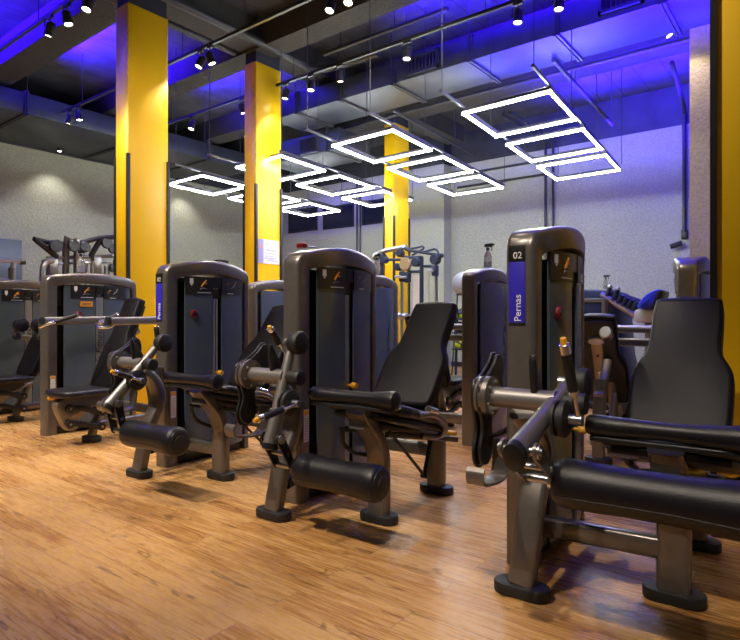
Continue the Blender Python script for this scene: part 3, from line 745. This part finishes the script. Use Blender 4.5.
    q.build('cam_plates', 'black', t)
    # bent guard sheet below the cam
    g = []
    for (yy, zz) in spl_open([(-.80, .53), (-.815, .51), (-.805, .475), (-.76, .462), (-.66, .45), (-.60, .457), (-.575, .485), (-.565, .55), (-.56, .60)], 5): g.append((yy, zz))
    gg = []
    for i, (yy, zz) in enumerate(g):
        a = V(g[max(i - 1, 0)]); c = V(g[min(i + 1, len(g) - 1)]); n_ = V((-(c - a).y, (c - a).x)).normalized() * .004
        gg.append(((yy + n_.x, zz + n_.y), (yy - n_.x, zz - n_.y)))
    MB().grid_loft([[(-.63, a[0], a[1]), (-.56, a[0], a[1]), (-.56, c[0], c[1]), (-.63, c[0], c[1])] for a, c in gg]).build('cam_guard', 'metal', t)
    # ---- lever arm (rotated about the pivot)
    ld = V((0, -math.sin(th), -math.cos(th))); lo = V((-.345, P.y, P.z))
    kl = ll / .37
    sec = []
    side = V((1, 0, 0)); nrm = ld.cross(side)
    for s_, w_, h_ in ((-upl - .02, .02, .02), (-upl, .04, .04), (-upl + .05, .05, .05), (0, .06, .06), (.2, .066, .078), (.345, .072, .1)):
        s_ = s_ * (kl if s_ > 0 else 1)
        sec.append([lo + ld * s_ + side * (w_ / 2 * math.cos(2 * PI * k / 24)) + nrm * (h_ / 2 * math.sin(2 * PI * k / 24)) for k in range(24)])
    lv = MB().grid_loft(sec).build('lever_arm', 'lever', t)
    sec = []
    for s_, k_ in ((.343, 1.02), (.36, 1.02), (.372, .96), (.376, .7)):
        s_ = s_ + ll - .37
        sec.append([lo + ld * s_ + side * (.036 * k_ * math.cos(2 * PI * k / 24)) + nrm * (.05 * k_ * math.sin(2 * PI * k / 24)) for k in range(24)])
    MB().grid_loft(sec).build('end_cap', 'black', lv)
    tp = lo - ld * (upl - .005)
    MB().lathe(tp + V((.0, 0, 0)), (1, 0, 0), [(0, .042), (.008, .054), (.04, .062), (.062, .062), (.072, .057), (.078, .042), (.08, .01)], 26).build('counterweight', 'rubber', lv)
    MB().cyl(tp + V((-.045, 0, 0)), tp + V((.01, 0, 0)), .024, n=14, ch=.005).build('weight_bolt', 'steel', lv)
    MB().lathe((-.31, P.y, P.z), (1, 0, 0), [(0, .036), (.055, .04), (.07, .04), (.078, .036), (.08, .02)], 22).build('pivot_cap', 'rubber', lv)
    MB().ext(spl([(-.03, -.05), (.04, -.04), (.02, .06), (-.005, .12), (-.03, .05)], 4), -.43, -.405, 'x', .008, MX.Translation((0, P.y, P.z + .06)) @ MX.Rotation(.3, 4, 'X')).build('cam_fin', 'black', lv)
    hub = lo + ld * hub_off + nrm * 0 + V((.06, 0, 0))
    w_ = MB(); w_.lathe(hub - V((.025, 0, 0)), (1, 0, 0), [(0, .05), (.004, .062), (.014, .062), (.016, .05), (.026, .05), (.028, .064), (.046, .064), (.052, .05), (.054, .02)], 28)
    w_.build('adjuster_wheel', 'rubber', lv)
    MB().cyl(hub + V((.02, 0, 0)), hub + V((.075, 0, 0)), .019, n=14, ch=.003).build('hub', 'steel', lv)
    handle(lv, hub + V((.06, 0, 0)), V(tips[0]))
    if len(tips) > 1: handle(lv, V(tips[1]), V(tips[2]))
    # ---- hinged link carrying the roller
    hg = lo + ld * (ll - .055); hg = V((-.345, hg.y, hg.z)); rc = V((-.345, roll[0], roll[1]))
    lk = (rc - hg)
    q = MB()
    for dx in (.056, -.056):
        a, c = hg + V((dx, 0, 0)), rc + V((dx, 0, 0)); n2 = lk.normalized().cross(V((1, 0, 0)))
        pts = []
        for k in range(9): an = PI / 2 + PI * k / 8; pts.append(a + (n2 * math.sin(an + PI / 2 - PI) * -1 * 0 + (lk.normalized() * math.cos(an) + n2 * math.sin(an)) * .028))
        for k in range(9): an = -PI / 2 + PI * k / 8; pts.append(c + (lk.normalized() * math.cos(an) + n2 * math.sin(an)) * .022)
        q.grid_loft([[p - V((.005, 0, 0)) for p in pts], [p + V((.005, 0, 0)) for p in pts]])
    ln = q.build('roller_link', 'black' if th < 1 else 'metal', t)
    MB().cyl(hg + V((-.07, 0, 0)), hg + V((.075, 0, 0)), .014, n=12).cyl(hg + V((.06, 0, 0)), hg + V((.07, 0, 0)), .024, n=16).build('hinge_pin', 'steel', ln)
    MB().cyl(hg + lk * .55 + V((-.056, 0, 0)), hg + lk * .55 + V((.066, 0, 0)), .011, n=12).build('link_bar', 'steel', ln)
    MB().cyl(rc + V((-.07, 0, 0)), rc + V((.57, 0, 0)), .016, n=12).cyl(rc + V((.08 + rdx, 0, 0)), rc + V((.105 + rdx, 0, 0)), .03, n=16).build('roller_shaft', 'steel', ln)
    R = .083
    pr = [(0, .03), (.0, R * .82), (.012, R * .95), (.035, R * 1.01), (.09, R), (.18, R * .95), (.265, R * .94), (.35, R * .96), (.43, R * 1.04), (.475, R * 1.05), (.493, R * .98), (.503, R * .82), (.503, .03)]
    pr = [(a * rl, b_) for a, b_ in pr]
    rp = MB().lathe(rc + V((.105 + rdx, 0, 0)), (1, 0, 0), pr, 32).build('roller_pad', 'pad', t)
    MB().tube([rc + V((.105 + rdx + a, -b_ * .94, -b_ * .34)) for a, b_ in pr[2:-3]], .0025, 6, smooth=3).build('seam', 'pad', rp)
    MB().lathe(rc + V((.105 + rdx + .501 * rl, 0, 0)), (1, 0, 0), [(0, .064), (.004, .066), (.008, .06), (.008, .04), (.012, .038), (.014, .03)], 28).build('roller_end', 'rubber', rp)
    MB().torus(rc + V((.105 + rdx + .503 * rl, 0, 0)), .068, .004, 'x').build('end_stitching', 'black', rp)
    return t
def spl_open(p, k): return [(q.x, q.y) for q in crom([V((a, b_, 0)) for a, b_ in p], k)]

OX = {'A': -.475, 'B': -1.905, 'C': -3.25}
def loc(m_, px, py, X):
    p = gx(px, py, X); q = MX.Rotation(-RZ, 3, 'Z') @ V((p.x - OX[m_] + .015, p.y - 2.805, p.z)); return tuple(q)
leg_extension(OX['A'], 'nearest leg extension machine, blue 02 Pernas sign on its tower', math.radians(73), (-.80, .53),
              (loc('A', 563, 338, -.69),), tower_kw=dict(sign=('02', 'Pernas', 1), red=True), rdx=-.055, rl=1.2, ll=.43)
leg_extension(OX['B'], 'middle leg extension machine without a blue sign, left of the 02 machine', math.radians(17), (-.665, .325),
              (loc('B', 254, 421, -2.1), loc('B', 285, 353, -2.28), loc('B', 269, 326, -2.28)), tower_kw=dict())
leg_extension(OX['C'], 'leg extension machine with a small blue sign, in front of the first yellow column', math.radians(43), (-.83, .37),
              (loc('C', 111, 371, -3.45), loc('C', 158, 344, -3.62), loc('C', 156, 325, -3.62)), tower_kw=dict(sign=('02', 'Pernas', 1), red=True))

# ------------------------------------------------------------------ press machines
def press(X0, Y0, rz, label, arms='press', tower_kw={}, plate=False, lift=0., top=(.15, 1.28)):
    t = thing('press_machine', label, 'exercise machine', (X0, Y0, 0), rz)
    tower(t, **tower_kw)
    foot(t, 0, -.25, .2, .12); foot(t, 0, .36, .2, .11)
    MB().tube([(0, -.25, .045), (0, -.22, .14), (0, -.1, .42), (0, .0, .72), (0, .08, .9)], (.075, .055), up=(0, 1, 0), smooth=4).build('seat_post', 'metal', t)
    MB().tube([(0, .36, .045), (0, .36, .3), (0, .3, .62)], (.09, .06), up=(0, 1, 0)).build('rear_post', 'metal', t)
    MB().tube([(XF, .36, .2), (0, .36, .2)], (.06, .09), up=(0, 0, 1)).tube([(0, .36, .14), (0, -.2, .14)], (.06, .07), up=(0, 0, 1)).build('base_beam', 'metal', t)
    # parallelogram links carrying the seat
    for s in (1, -1):
        for dz, nm in ((0, 'lower'), (.13, 'upper')):
            a, c = V((s * .07, -.2, .13 + dz)), V((s * .07, -.48, .19 + dz + lift))
            q = MB(); q.tube([a, a * .7 + c * .3 + V((0, 0, .0)), a * .35 + c * .65 + V((0, 0, .012)), c], (.022, .045), up=(0, 0, 1), smooth=3)
            q.cyl(a - V((.016, 0, 0)), a + V((.016, 0, 0)), .036, n=18, ch=.004).cyl(c - V((.016, 0, 0)), c + V((.016, 0, 0)), .036, n=18, ch=.004)
            lk = q.build('seat_link', 'black', t)
            MB().cyl(a - V((.02, 0, 0)), a + V((.02, 0, 0)), .01, n=10).cyl(c - V((.02, 0, 0)), c + V((.02, 0, 0)), .01, n=10).build('pivot_bolt', 'steel', lk)
    MB().ext(spl([(-.55, .40), (-.53, .22), (-.47, .13), (-.4, .14), (-.36, .24), (-.2, .33), (-.1, .4)], 4), -.05, .05, 'x', .012, MX.Translation((0, 0, lift))).build('seat_shell', 'metal', t)
    MB().ext(spl([(-.19, -.55), (0, -.6), (.19, -.55), (.2, -.4), (.2, -.25), (.15, -.12), (-.15, -.12), (-.2, -.25), (-.2, -.4)], 4), .415 + lift, .475 + lift, 'z', .024, seg=3).build('seat_cushion', 'pad', t)
    MB().tube([(-.09, -.5, .4 + lift), (-.2, -.52, .39 + lift)], .014, 8).build('seat_lever', 'yellowtip', t)
    backrest(t, -.19, .42 if plate else .47, top[0], top[1], wsc=.98 if plate else .86, plate=plate)
    MB().cyl((-.01, .13, .95), (-.01, .2, .98), .05, n=14, ch=.008).build('mount_hub', 'steel', t)
    if arms == 'row':
        MB().tube([(-.46, -.62, .985), (.42, -.62, .985)], .034, 12).build('cross_bar', 'lever', t)
        MB().tube([(-.46, -.6, .87), (.42, -.6, .87)], (.06, .07), up=(0, 0, 1)).build('cross_bar', 'metal', t)
        for x in (-.46, .42):
            MB().tube([(x, -.6, 0.002), (x, -.6, .9), (x, -.61, .99)], (.05, .06), up=(0, 1, 0)).build('bar_post', 'metal', t)
        MB().tube([(0, .36, .5), (0, .2, .62), (0, .09, .75)], (.07, .05), up=(0, 1, 0), smooth=3).build('back_support', 'metal', t)
        for x in (-.06, .06):
            MB().tube([(x, .3, .12), (x, .12, .5)], .018, 8).build('support_rod', 'lever', t)
    elif arms == 'press':
        # overhead yoke behind the backrest, arms running forward on both sides with bent handles
        MB().tube([(-.33, .36, 1.06), (-.33, .45, 1.06), (0, .5, 1.06), (.33, .45, 1.06), (.33, .36, 1.06)], (.05, .06), up=(0, 0, 1)).tube([(0, .36, .5), (0, .48, .8), (0, .5, 1.06)], (.07, .06), up=(0, 1, 0), smooth=3).build('arm_yoke', 'metal', t)
        for s in (-1, 1):
            y1 = -.5 if s < 0 else -.28
            a = MB().tube([(s * .33, .38, 1.065), (s * .33, y1, 1.055)], (.055, .07), up=(0, 0, 1)).build('press_arm', 'lever', t)
            MB().box((s * .33, y1 - .012, 1.055), (.06, .03, .074), .008).build('arm_cap', 'black', a)
            e_ = V((s * .33, y1 + .05, 1.04))
            hb = MB().tube([e_, e_ + V((0, -.06, -.035)), e_ + V((-s * .06, -.11, -.035)), e_ + V((-s * .14, -.07, -.005)), e_ + V((-s * .16, -.02, .01))], .014, 10, smooth=4).build('handle_tube', 'chrome', a)
            g0, g1 = e_ + V((-s * .155, -.03, .008)), e_ + V((-s * .2, .13, .065))
            MB().cyl(g0, g1, .018, n=14, ch=.003).build('rubber_grip', 'rubber', a)
            MB().cyl(g1, g1 + (g1 - g0) * .12, .02, n=14).build('grip_collar', 'chrome', a)
            MB().cyl(g0, g0 - (g1 - g0) * .12, .02, n=14).build('grip_collar', 'chrome', a)
    else:
        for s in (-1, 1):
            a = MB().tube([(s * .3, .3, .8), (s * .33, .0, .86), (s * .3, -.12, .9), (s * .26, -.12, 1.02)], (.04, .05), up=(0, 0, 1), smooth=3).build('lever_arm', 'metal', t)
            MB().lathe((s * .2 - .05, -.1, 1.0), (1, 0, 0), [(0, .05), (.01, .075), (.07, .075), (.08, .05)], 20).build('arm_pad', 'pad', a)
            MB().lathe((s * .26 - .03, -.12, .88), (1, 0, 0), [(0, .03), (.01, .042), (.05, .042), (.06, .03)], 18).build('pivot_cap', 'rubber', a)
        MB().tube([(-.3, .3, .8), (.3, .3, .8)], (.05, .05), up=(0, 0, 1)).tube([(0, .36, .5), (0, .33, .8)], (.07, .05), up=(0, 1, 0)).build('arm_yoke', 'metal', t)
    return t
p = press(-5.12, 2.8, RZ, 'press machine with two forward arms and bent handles, left of the first yellow column', tower_kw=dict(red=True, strip=True, lettering='strip', pins=((0, .62),), hl=.465, yc=.085))
o = MB().span(XF + .0, XF + .012, YC - .17, YC - .05, 1.19, 1.24).build('orange_sticker', 'orange', p); o.location.x = .054
q = MB()
for k in range(2): q.span(XF + .012, XF + .0132, YC - .155, YC - .065, 1.205 + .014 * k, 1.21 + .014 * k)
q.build('sticker_print', 'black', o)
press(-6.74, 2.8, RZ, 'machine with round black arm pads at the left edge of the photo', arms='pads', tower_kw=dict(strip=True, lettering='strip', sticker=False, pins=((0, .62),), hl=.465, yc=.085))
ROW2 = [(-1.38, 'back row machine whose backrest shows a bronze plate, right of the 02 tower', True),
        (-3.04, 'back row machine behind the middle leg extension seat, spray bottle on its tower', False),
        (-4.36, 'back row machine whose tower stands just right of the middle tower', False),
        (-5.83, 'back row machine seen between the middle and left leg extension towers', False)]
for x, lab, pl in ROW2:
    press(x, 4.86, PI + RZ, lab, tower_kw=dict(sticker=False, lettering='back', pins=()), arms='row', plate=True, top=(.12, 1.13))

# ------------------------------------------------------------------ spray bottles and small things on the towers
def bottle(x, y, z, label, s=1., clear=True):
    t = thing('spray_bottle', label, 'spray bottle', (x, y, z), random.uniform(-.6, .6), 'spray bottles on the machines')
    MB().lathe((0, 0, 0), (0, 0, 1), [(0, .03 * s), (.004, .036 * s), (.09 * s, .036 * s), (.12 * s, .03 * s), (.145 * s, .013 * s), (.165 * s, .012 * s)], 20).build('bottle_body', 'clear', t)
    MB().lathe((0, 0, .002), (0, 0, 1), [(0, .03 * s), (.05 * s, .0335 * s), (.053 * s, .02 * s)], 16).build('liquid', 'clear', t)
    h = MB().cyl((0, 0, .155 * s), (0, 0, .18 * s), .015 * s, n=14).box((.012 * s, 0, .2 * s), (.085 * s, .026 * s, .03 * s), .006).build('spray_head', 'black', t)
    MB().tube([(.035 * s, 0, .19 * s), (.048 * s, 0, .17 * s), (.04 * s, 0, .145 * s)], .004 * s, 6).cyl((.054 * s, 0, .202 * s), (.068 * s, 0, .202 * s), .008 * s, n=10).build('trigger', 'black', h)
    return t
bottle(-2.41, 4.78, 1.531, 'clear spray bottle with black trigger on the back tower left of the 02 tower')
bottle(-3.72, 4.86, 1.531, 'clear spray bottle showing above the middle tower right end')
bottle(-5.78, 2.78, 1.531, 'clear spray bottle on the press machine tower at left')
for x0, lab, m_ in ((OX['B'] - .62, 'red topped weight pin lying on the middle leg extension tower', 'red'), (OX['C'] - .62, 'flat dark counter with a red stripe on top of the left leg extension tower', 'black')):
    yy = 2.55 if m_ == 'red' else 2.99
    zz = 1.513 if m_ == 'red' else 1.526
    t = thing('weight_pin' if m_ == 'red' else 'counter', lab, 'pin' if m_ == 'red' else 'counter', (x0, yy, zz))
    if m_ == 'red':
        MB().lathe((0, 0, 0), (0, 0, 1), [(0, .03), (.008, .034), (.022, .034), (.03, .024)], 18).build('cap', 'red', t)
        MB().cyl((0, .02, .01), (0, .12, .012), .006, n=8).build('pin_rod', 'steel', t)
    else:
        MB().box((0, 0, .012), (.05, .11, .024), .004).build('body', 'black', t)
        MB().box((0, 0, .0255), (.04, .07, .003)).build('stripe', 'red', t)

# ------------------------------------------------------------------ notice on the second column
t = thing('notice', 'white notice with a lilac margin on the second yellow column', 'notice', (-6.137, 5.545, 1.99))
MB().span(0, .006, -.19, .19, -.165, .165).build('sheet', 'paper', t)
MB().span(.004, .008, -.19, -.1, -.164, .164).build('margin', 'lilac', t)
q = MB()
for z, a, b_ in ((.1, -.08, .0), (.03, -.06, .1), (.015, -.04, .15), (-.02, -.08, .12), (-.06, -.07, .08), (-.085, -.07, .13), (-.1, -.08, .1), (-.12, -.03, .16)): q.span(.005, .0068, a, b_, z - .004, z + .004)
q.build('printed_lines', 'lilac', t)
text('margin_mark', '8', .09, 'orange', t, basis((0, 1, 0), (0, 0, 1), (.0085, -.145, .06)))

# ------------------------------------------------------------------ far gym equipment
def tubes(name, lst, m_, parent, r=.03):
    q = MB()
    for pts in lst: q.tube(pts, r, 8, smooth=3 if len(pts) > 2 else 0)
    return q.build(name, m_, parent)
# functional trainer, right background
YG = 7.9
O = V((-5.3, YG, 0))
def lg(x, y, dy=0.): return gy(370 + x / 6.4, 230 + y / 6.4, YG + dy) - O
def lgf(x, y, dy=0.): p_ = lg(x, y, dy); return V((p_.x, p_.y, .01))
t = thing('cable_trainer', 'tall steel cable trainer with pull up handles left of the pale ball', 'exercise machine', tuple(O))
for x, y, m_ in ((330, 170, 'navy'), (425, 230, 'steel'), (205, 200, 'steel'), (75, 160, 'navy')):
    tubes('upright', [[lg(x, y), lgf(x, y)]], m_, t, .034 if m_ == 'navy' else .026)
tubes('overhead_beam', [[lg(22, 190), lg(30, 168), lg(48, 154), lg(110, 130), lg(235, 108)]], 'steel', t, .04)
for a, c in (((215, 175), (330, 172)), ((345, 232), (425, 230)), ((240, 268), (330, 266)), ((75, 190), (205, 190))):
    tubes('cross_member', [[lg(*a), lg(*c)]], 'navy', t, .024)
tubes('cross_member', [[lgf(75, 200), lgf(425, 200)]], 'navy', t, .04)
tubes('pull_up_handle', [[lg(225, 125), lg(300, 112), lg(335, 105), lg(340, 122), lg(270, 160)]], 'navy', t, .017)
tubes('pull_up_handle', [[lg(240, 132), lg(330, 142), lg(410, 122), lg(432, 132), lg(440, 158)]], 'navy', t, .017)
tubes('top_bar', [[lg(240, 128), lg(465, 164)]], 'navy', t, .024)
for x, y, r_ in ((100, 192, .05), (200, 150, .05), (305, 207, .06), (425, 188, .065), (455, 164, .03), (88, 170, .04), (190, 238, .05)):
    MB().cyl(lg(x, y) + V((0, -.09, 0)), lg(x, y) + V((0, .03, 0)), r_ * 1.25, n=18, ch=.012).build('pulley', 'navy', t)
MB().cyl(lg(238, 220) + V((0, -.08, 0)), lg(238, 220) + V((0, -.02, 0)), .11, n=24, ch=.012).build('weight_disc', 'brass', t)
for x in (390, 255, 215):
    MB().cyl(lg(x, 260) + V((0, -.06, 0)), lgf(x, 260) + V((0, -.06, 0)), .006, n=6).build('cable', 'steel', t)
for x, y in ((430, 262), (222, 300), (255, 305)):
    MB().box(lg(x, y) + V((0, -.06, 0)), (.09, .1, .17), .02).build('carriage', 'navy', t)
    MB().cyl(lg(x, y) + V((-.1, -.13, 0)), lg(x, y) + V((.02, -.13, .0)), .022, n=10).build('carriage_handle', 'steel', t)
a, c = lg(270, 290), lg(320, 470)
MB().span(a.x, c.x, a.y + .02, a.y + .1, .1, a.z).build('weight_stack_cover', 'cream', t)
MB().cyl(lg(185, 550), lg(238, 553), .06, n=18, ch=.01).build('handle_pad', 'steel', t)
# ball rack
t = thing('ball_rack', 'dark blue rack holding lime marked medicine balls', 'rack', (-5.25, 9.62, 0))
tubes('rack_post', [[(-.26, 0, 0), (-.22, 0, 1.2)]], 'navy', t, .025)
tubes('rack_post', [[(.5, 0, 0), (.46, 0, 1.2)]], 'navy', t, .025)
for z in (.5, .8, 1.05): MB().span(-.24, .48, -.18, .12, z - .025, z).build('shelf', 'navy', t)
k = 0
for z, xs in ((1.05, (-.1, .16)), (.8, (-.14, .1)), (.5, (-.14, .1, .32))):
    for x in xs:
        k += 1
        b = thing('medicine_ball', ('black ball with lime markings on the %s shelf of the rack, %s' % ({1.05: 'top', .8: 'middle', .5: 'bottom'}[z], {-.1: 'left', -.14: 'left', .16: 'right', .1: 'second', .32: 'third'}[x])), 'ball', (-5.25 + x, 9.58, z), 0, 'medicine balls on the rack')
        MB().sph((0, 0, .1), .1).build('ball_body', 'black' if z == .8 else 'navy', b)
        if z != .8:
            q = MB()
            for j in range(9):
                a = random.uniform(0, 2 * PI); e_ = random.uniform(-.9, 1.0); c = V((math.cos(a) * math.cos(e_), math.sin(a) * math.cos(e_), math.sin(e_)))
                q.lathe(c * .085 + V((0, 0, .1)), c, [(0, .05), (.014, .043), (.019, .02)], 12)
            q.build('lime_patches', 'lime', b)
t = tag(MB().sph((-4.76, 8.6, 1.63), .205, u=28, v=18).build('exercise_ball', 'ball'), 'pale grey exercise ball beside the back tower with the bottle', 'ball')
st = thing('ball_stand', 'ring stand holding the pale exercise ball', 'stand', (-4.76, 8.6, 0))
MB().torus((0, 0, 1.455), .13, .012, 'z').build('ring', 'navy', st)
for a in (0, 2.1, 4.2): MB().tube([(.13 * math.cos(a), .13 * math.sin(a), 1.455), (.25 * math.cos(a), .25 * math.sin(a), 0.01)], .012, 8).build('leg', 'navy', st)

# left multi station behind the left towers
O = V((-9.6, 4.5, 0))
t = thing('multi_station', 'tall black cable multi station behind the press machine tower', 'exercise machine', tuple(O))
def lp(px, py, dx=0.): p_ = gx(px, py, -9.6 + dx); return p_ - O
tubes('post', [[(0, lp(66, 262).y, 0), (0, lp(66, 262).y, 2.18), (.05, lp(70, 250).y, 2.24), (.1, lp(74, 262).y, 2.15), (.12, lp(74, 262).y, 0)]], 'metal', t, .055)
for px in (47, 57, 84, 92, 100, 108, 114): tubes('upright', [[(random.uniform(-.3, .3), lp(px, 260).y, 0), (random.uniform(-.3, .3), lp(px, 260).y, 1.98)]], 'metal' if px % 2 else 'steel', t, .025)
tubes('boom', [[lp(34, 239, .1), lp(58, 244), lp(80, 243)]], 'black', t, .04)
tubes('boom', [[lp(80, 243), lp(100, 238, .1), lp(118, 237, .2)]], 'black', t, .04)
tubes('boom', [[lp(36, 240, .1), lp(57, 257)]], 'black', t, .045)
tubes('boom', [[lp(101, 239, .1), lp(90, 257)]], 'black', t, .045)
tubes('cross_bar', [[lp(47, 258), lp(118, 256)]], 'metal', t, .03)
tubes('cross_bar', [[lp(47, 264), lp(112, 262)]], 'steel', t, .02)
tubes('cross_bar', [[(0, lp(47, 260).y, .12), (0, lp(114, 260).y, .12)]], 'metal', t, .05)
tubes('guard_tube', [[(.25, lp(35, 283).y, 0), (.25, lp(35, 283).y, 1.6), (.25, lp(38, 266).y, 1.9), (.25, lp(46, 261).y, 1.95)]], 'steel', t, .045)
for px, py, r in ((55, 246, .13), (73, 246, .12), (84, 247, .11), (106, 243, .12), (112, 249, .1), (117, 262, .1), (112, 268, .09)):
    p_ = lp(px, py, .1); MB().cyl(p_, p_ + V((.06, 0, 0)), r * .8, n=16, ch=.01).build('pulley', 'black', t)
for px, py in ((52, 268), (79, 268), (96, 266)):
    p_ = lp(px, py); MB().box(p_, (.14, .14, .3), .02).build('carriage', 'metal', t)
# pulldown bar machine at the far left edge
O2 = V((-9.4, 3.1, 0))
t = thing('pulldown_machine', 'pulldown frame with a bent steel bar at the far left edge', 'exercise machine', tuple(O2))
def lq(px, py): return gx(px, py, -9.4) - O2
tubes('bar', [[lq(-6, 260), lq(14, 261), lq(24, 262)]], 'steel', t, .03)
MB().cyl(lq(20, 262), lq(25, 262), .04, n=12).build('bar_grip', 'black', t)
tubes('bar_bracket', [[lq(14, 262), lq(12, 272), lq(12, 283)]], 'steel', t, .035)
tubes('lower_bar', [[lq(-6, 279), lq(12, 280)]], 'steel', t, .03)
tubes('upright', [[(0, lq(12, 280).y, 0), (0, lq(12, 280).y, 1.8)]], 'metal', t, .05)
tubes('upright', [[(0, lq(-6, 280).y, 0), (0, lq(-6, 280).y, 1.95)]], 'metal', t, .05)
b = tag(MB().span(XL, XL + .04, 3.3, 4.63, 1.55, 2.52, .01).build('wall_board', 'posterblue'), 'slate blue board on the left wall at the left edge', 'board')

# equipment behind the back row
t = thing('ergometer', 'arm machine with slanted silver bar, black grips and a blue hood by the back wall', 'exercise machine', (-1.9, 7.3, 0))
O = V((-1.9, 7.3, 0))
def lr(px, py, Y=7.3): return gy(px, py, Y) - O
MB().box(lr(650, 316), (.3, .26, .15), .04).build('console_shell', 'cream', t)
MB().ext(spl([(lr(642, 308).x, lr(642, 308).z), (lr(647, 298).x, lr(647, 298).z), (lr(655, 292).x, lr(655, 292).z), (lr(664, 290).x, lr(664, 290).z), (lr(664, 298).x, lr(664, 298).z), (lr(656, 309).x, lr(656, 309).z)], 5), -.22, .1, 'y', .03).build('hood', 'blueprint', t)
MB().ext(spl([(lr(655, 309).x, lr(655, 309).z), (lr(660, 298).x, lr(660, 298).z), (lr(665, 291).x, lr(665, 291).z), (lr(667, 294).x, lr(667, 294).z), (lr(662, 305).x, lr(662, 305).z)], 5), -.24, .12, 'y', .01).build('hood_rim', 'black', t)
tubes('slanted_bar', [[lr(601, 294), lr(637, 316)]], 'steel', t, .032)
tubes('slanted_bar', [[lr(606, 298, 7.5), lr(640, 320, 7.5)]], 'steel', t, .03)
q = MB(); q.tube([lr(610, 296, 7.42), lr(648, 310, 7.42)], .09, 10).build('grip_housing', 'black', t)
for k in range(6):
    c = lr(616 + k * 5, 297.5 + k * 2.2, 7.35); MB().box(c, (.05, .16, .12), .015, Euler((0, .5, 0))).build('bellows_rib', 'navy', t)
for a, c in (((606, 298), (610, 287)), ((614, 300), (618, 289)), ((633, 304), (643, 320))):
    tubes('grip', [[lr(*a), lr(*c)]], 'black', t, .03)
    MB().sph(lr(*c), .03).build('grip_end', 'steel', t)
tubes('post', [[lr(650, 322), (lr(650, 322).x, 0, 0.02)]], 'metal', t, .06)
tubes('post', [[lr(606, 300), (lr(606, 300).x, 0, 0.02)]], 'metal', t, .05)
MB().box(((lr(650, 322).x + lr(606, 300).x) / 2, 0, .04), (1.0, .5, .07), .02).build('base', 'black', t)
tt = thing('step_machine', 'navy machine body behind the bronze plated backrest', 'exercise machine', (-2.5, 7.9, 0))
q = MB().ext(spl([(-.5, 0.02), (.55, .02), (.5, .6), (.45, 1.22), (.4, 1.4), (0, 1.44), (-.45, 1.4), (-.5, .7)], 3), -.3, .3, 'y', .05).build('body', 'navy', tt)
MB().box((0, -.3, 1.3), (.8, .04, .05), .01).build('trim_band', 'steel', tt)
for x, z, lab in ((-2.62, 1.45, 'small white bottle with black cap behind the slanted bar, left one'), (-2.3, 1.45, 'small white bottle with black cap behind the slanted bar, right one')):
    bottle(x, 7.9, z, lab, .85)

# ------------------------------------------------------------------ view
S.view_settings.view_transform = 'Standard'
S.view_settings.look = 'None'
S.view_settings.gamma = 1
S.view_settings.exposure = 0.0
S.view_settings.use_curve_mapping = False
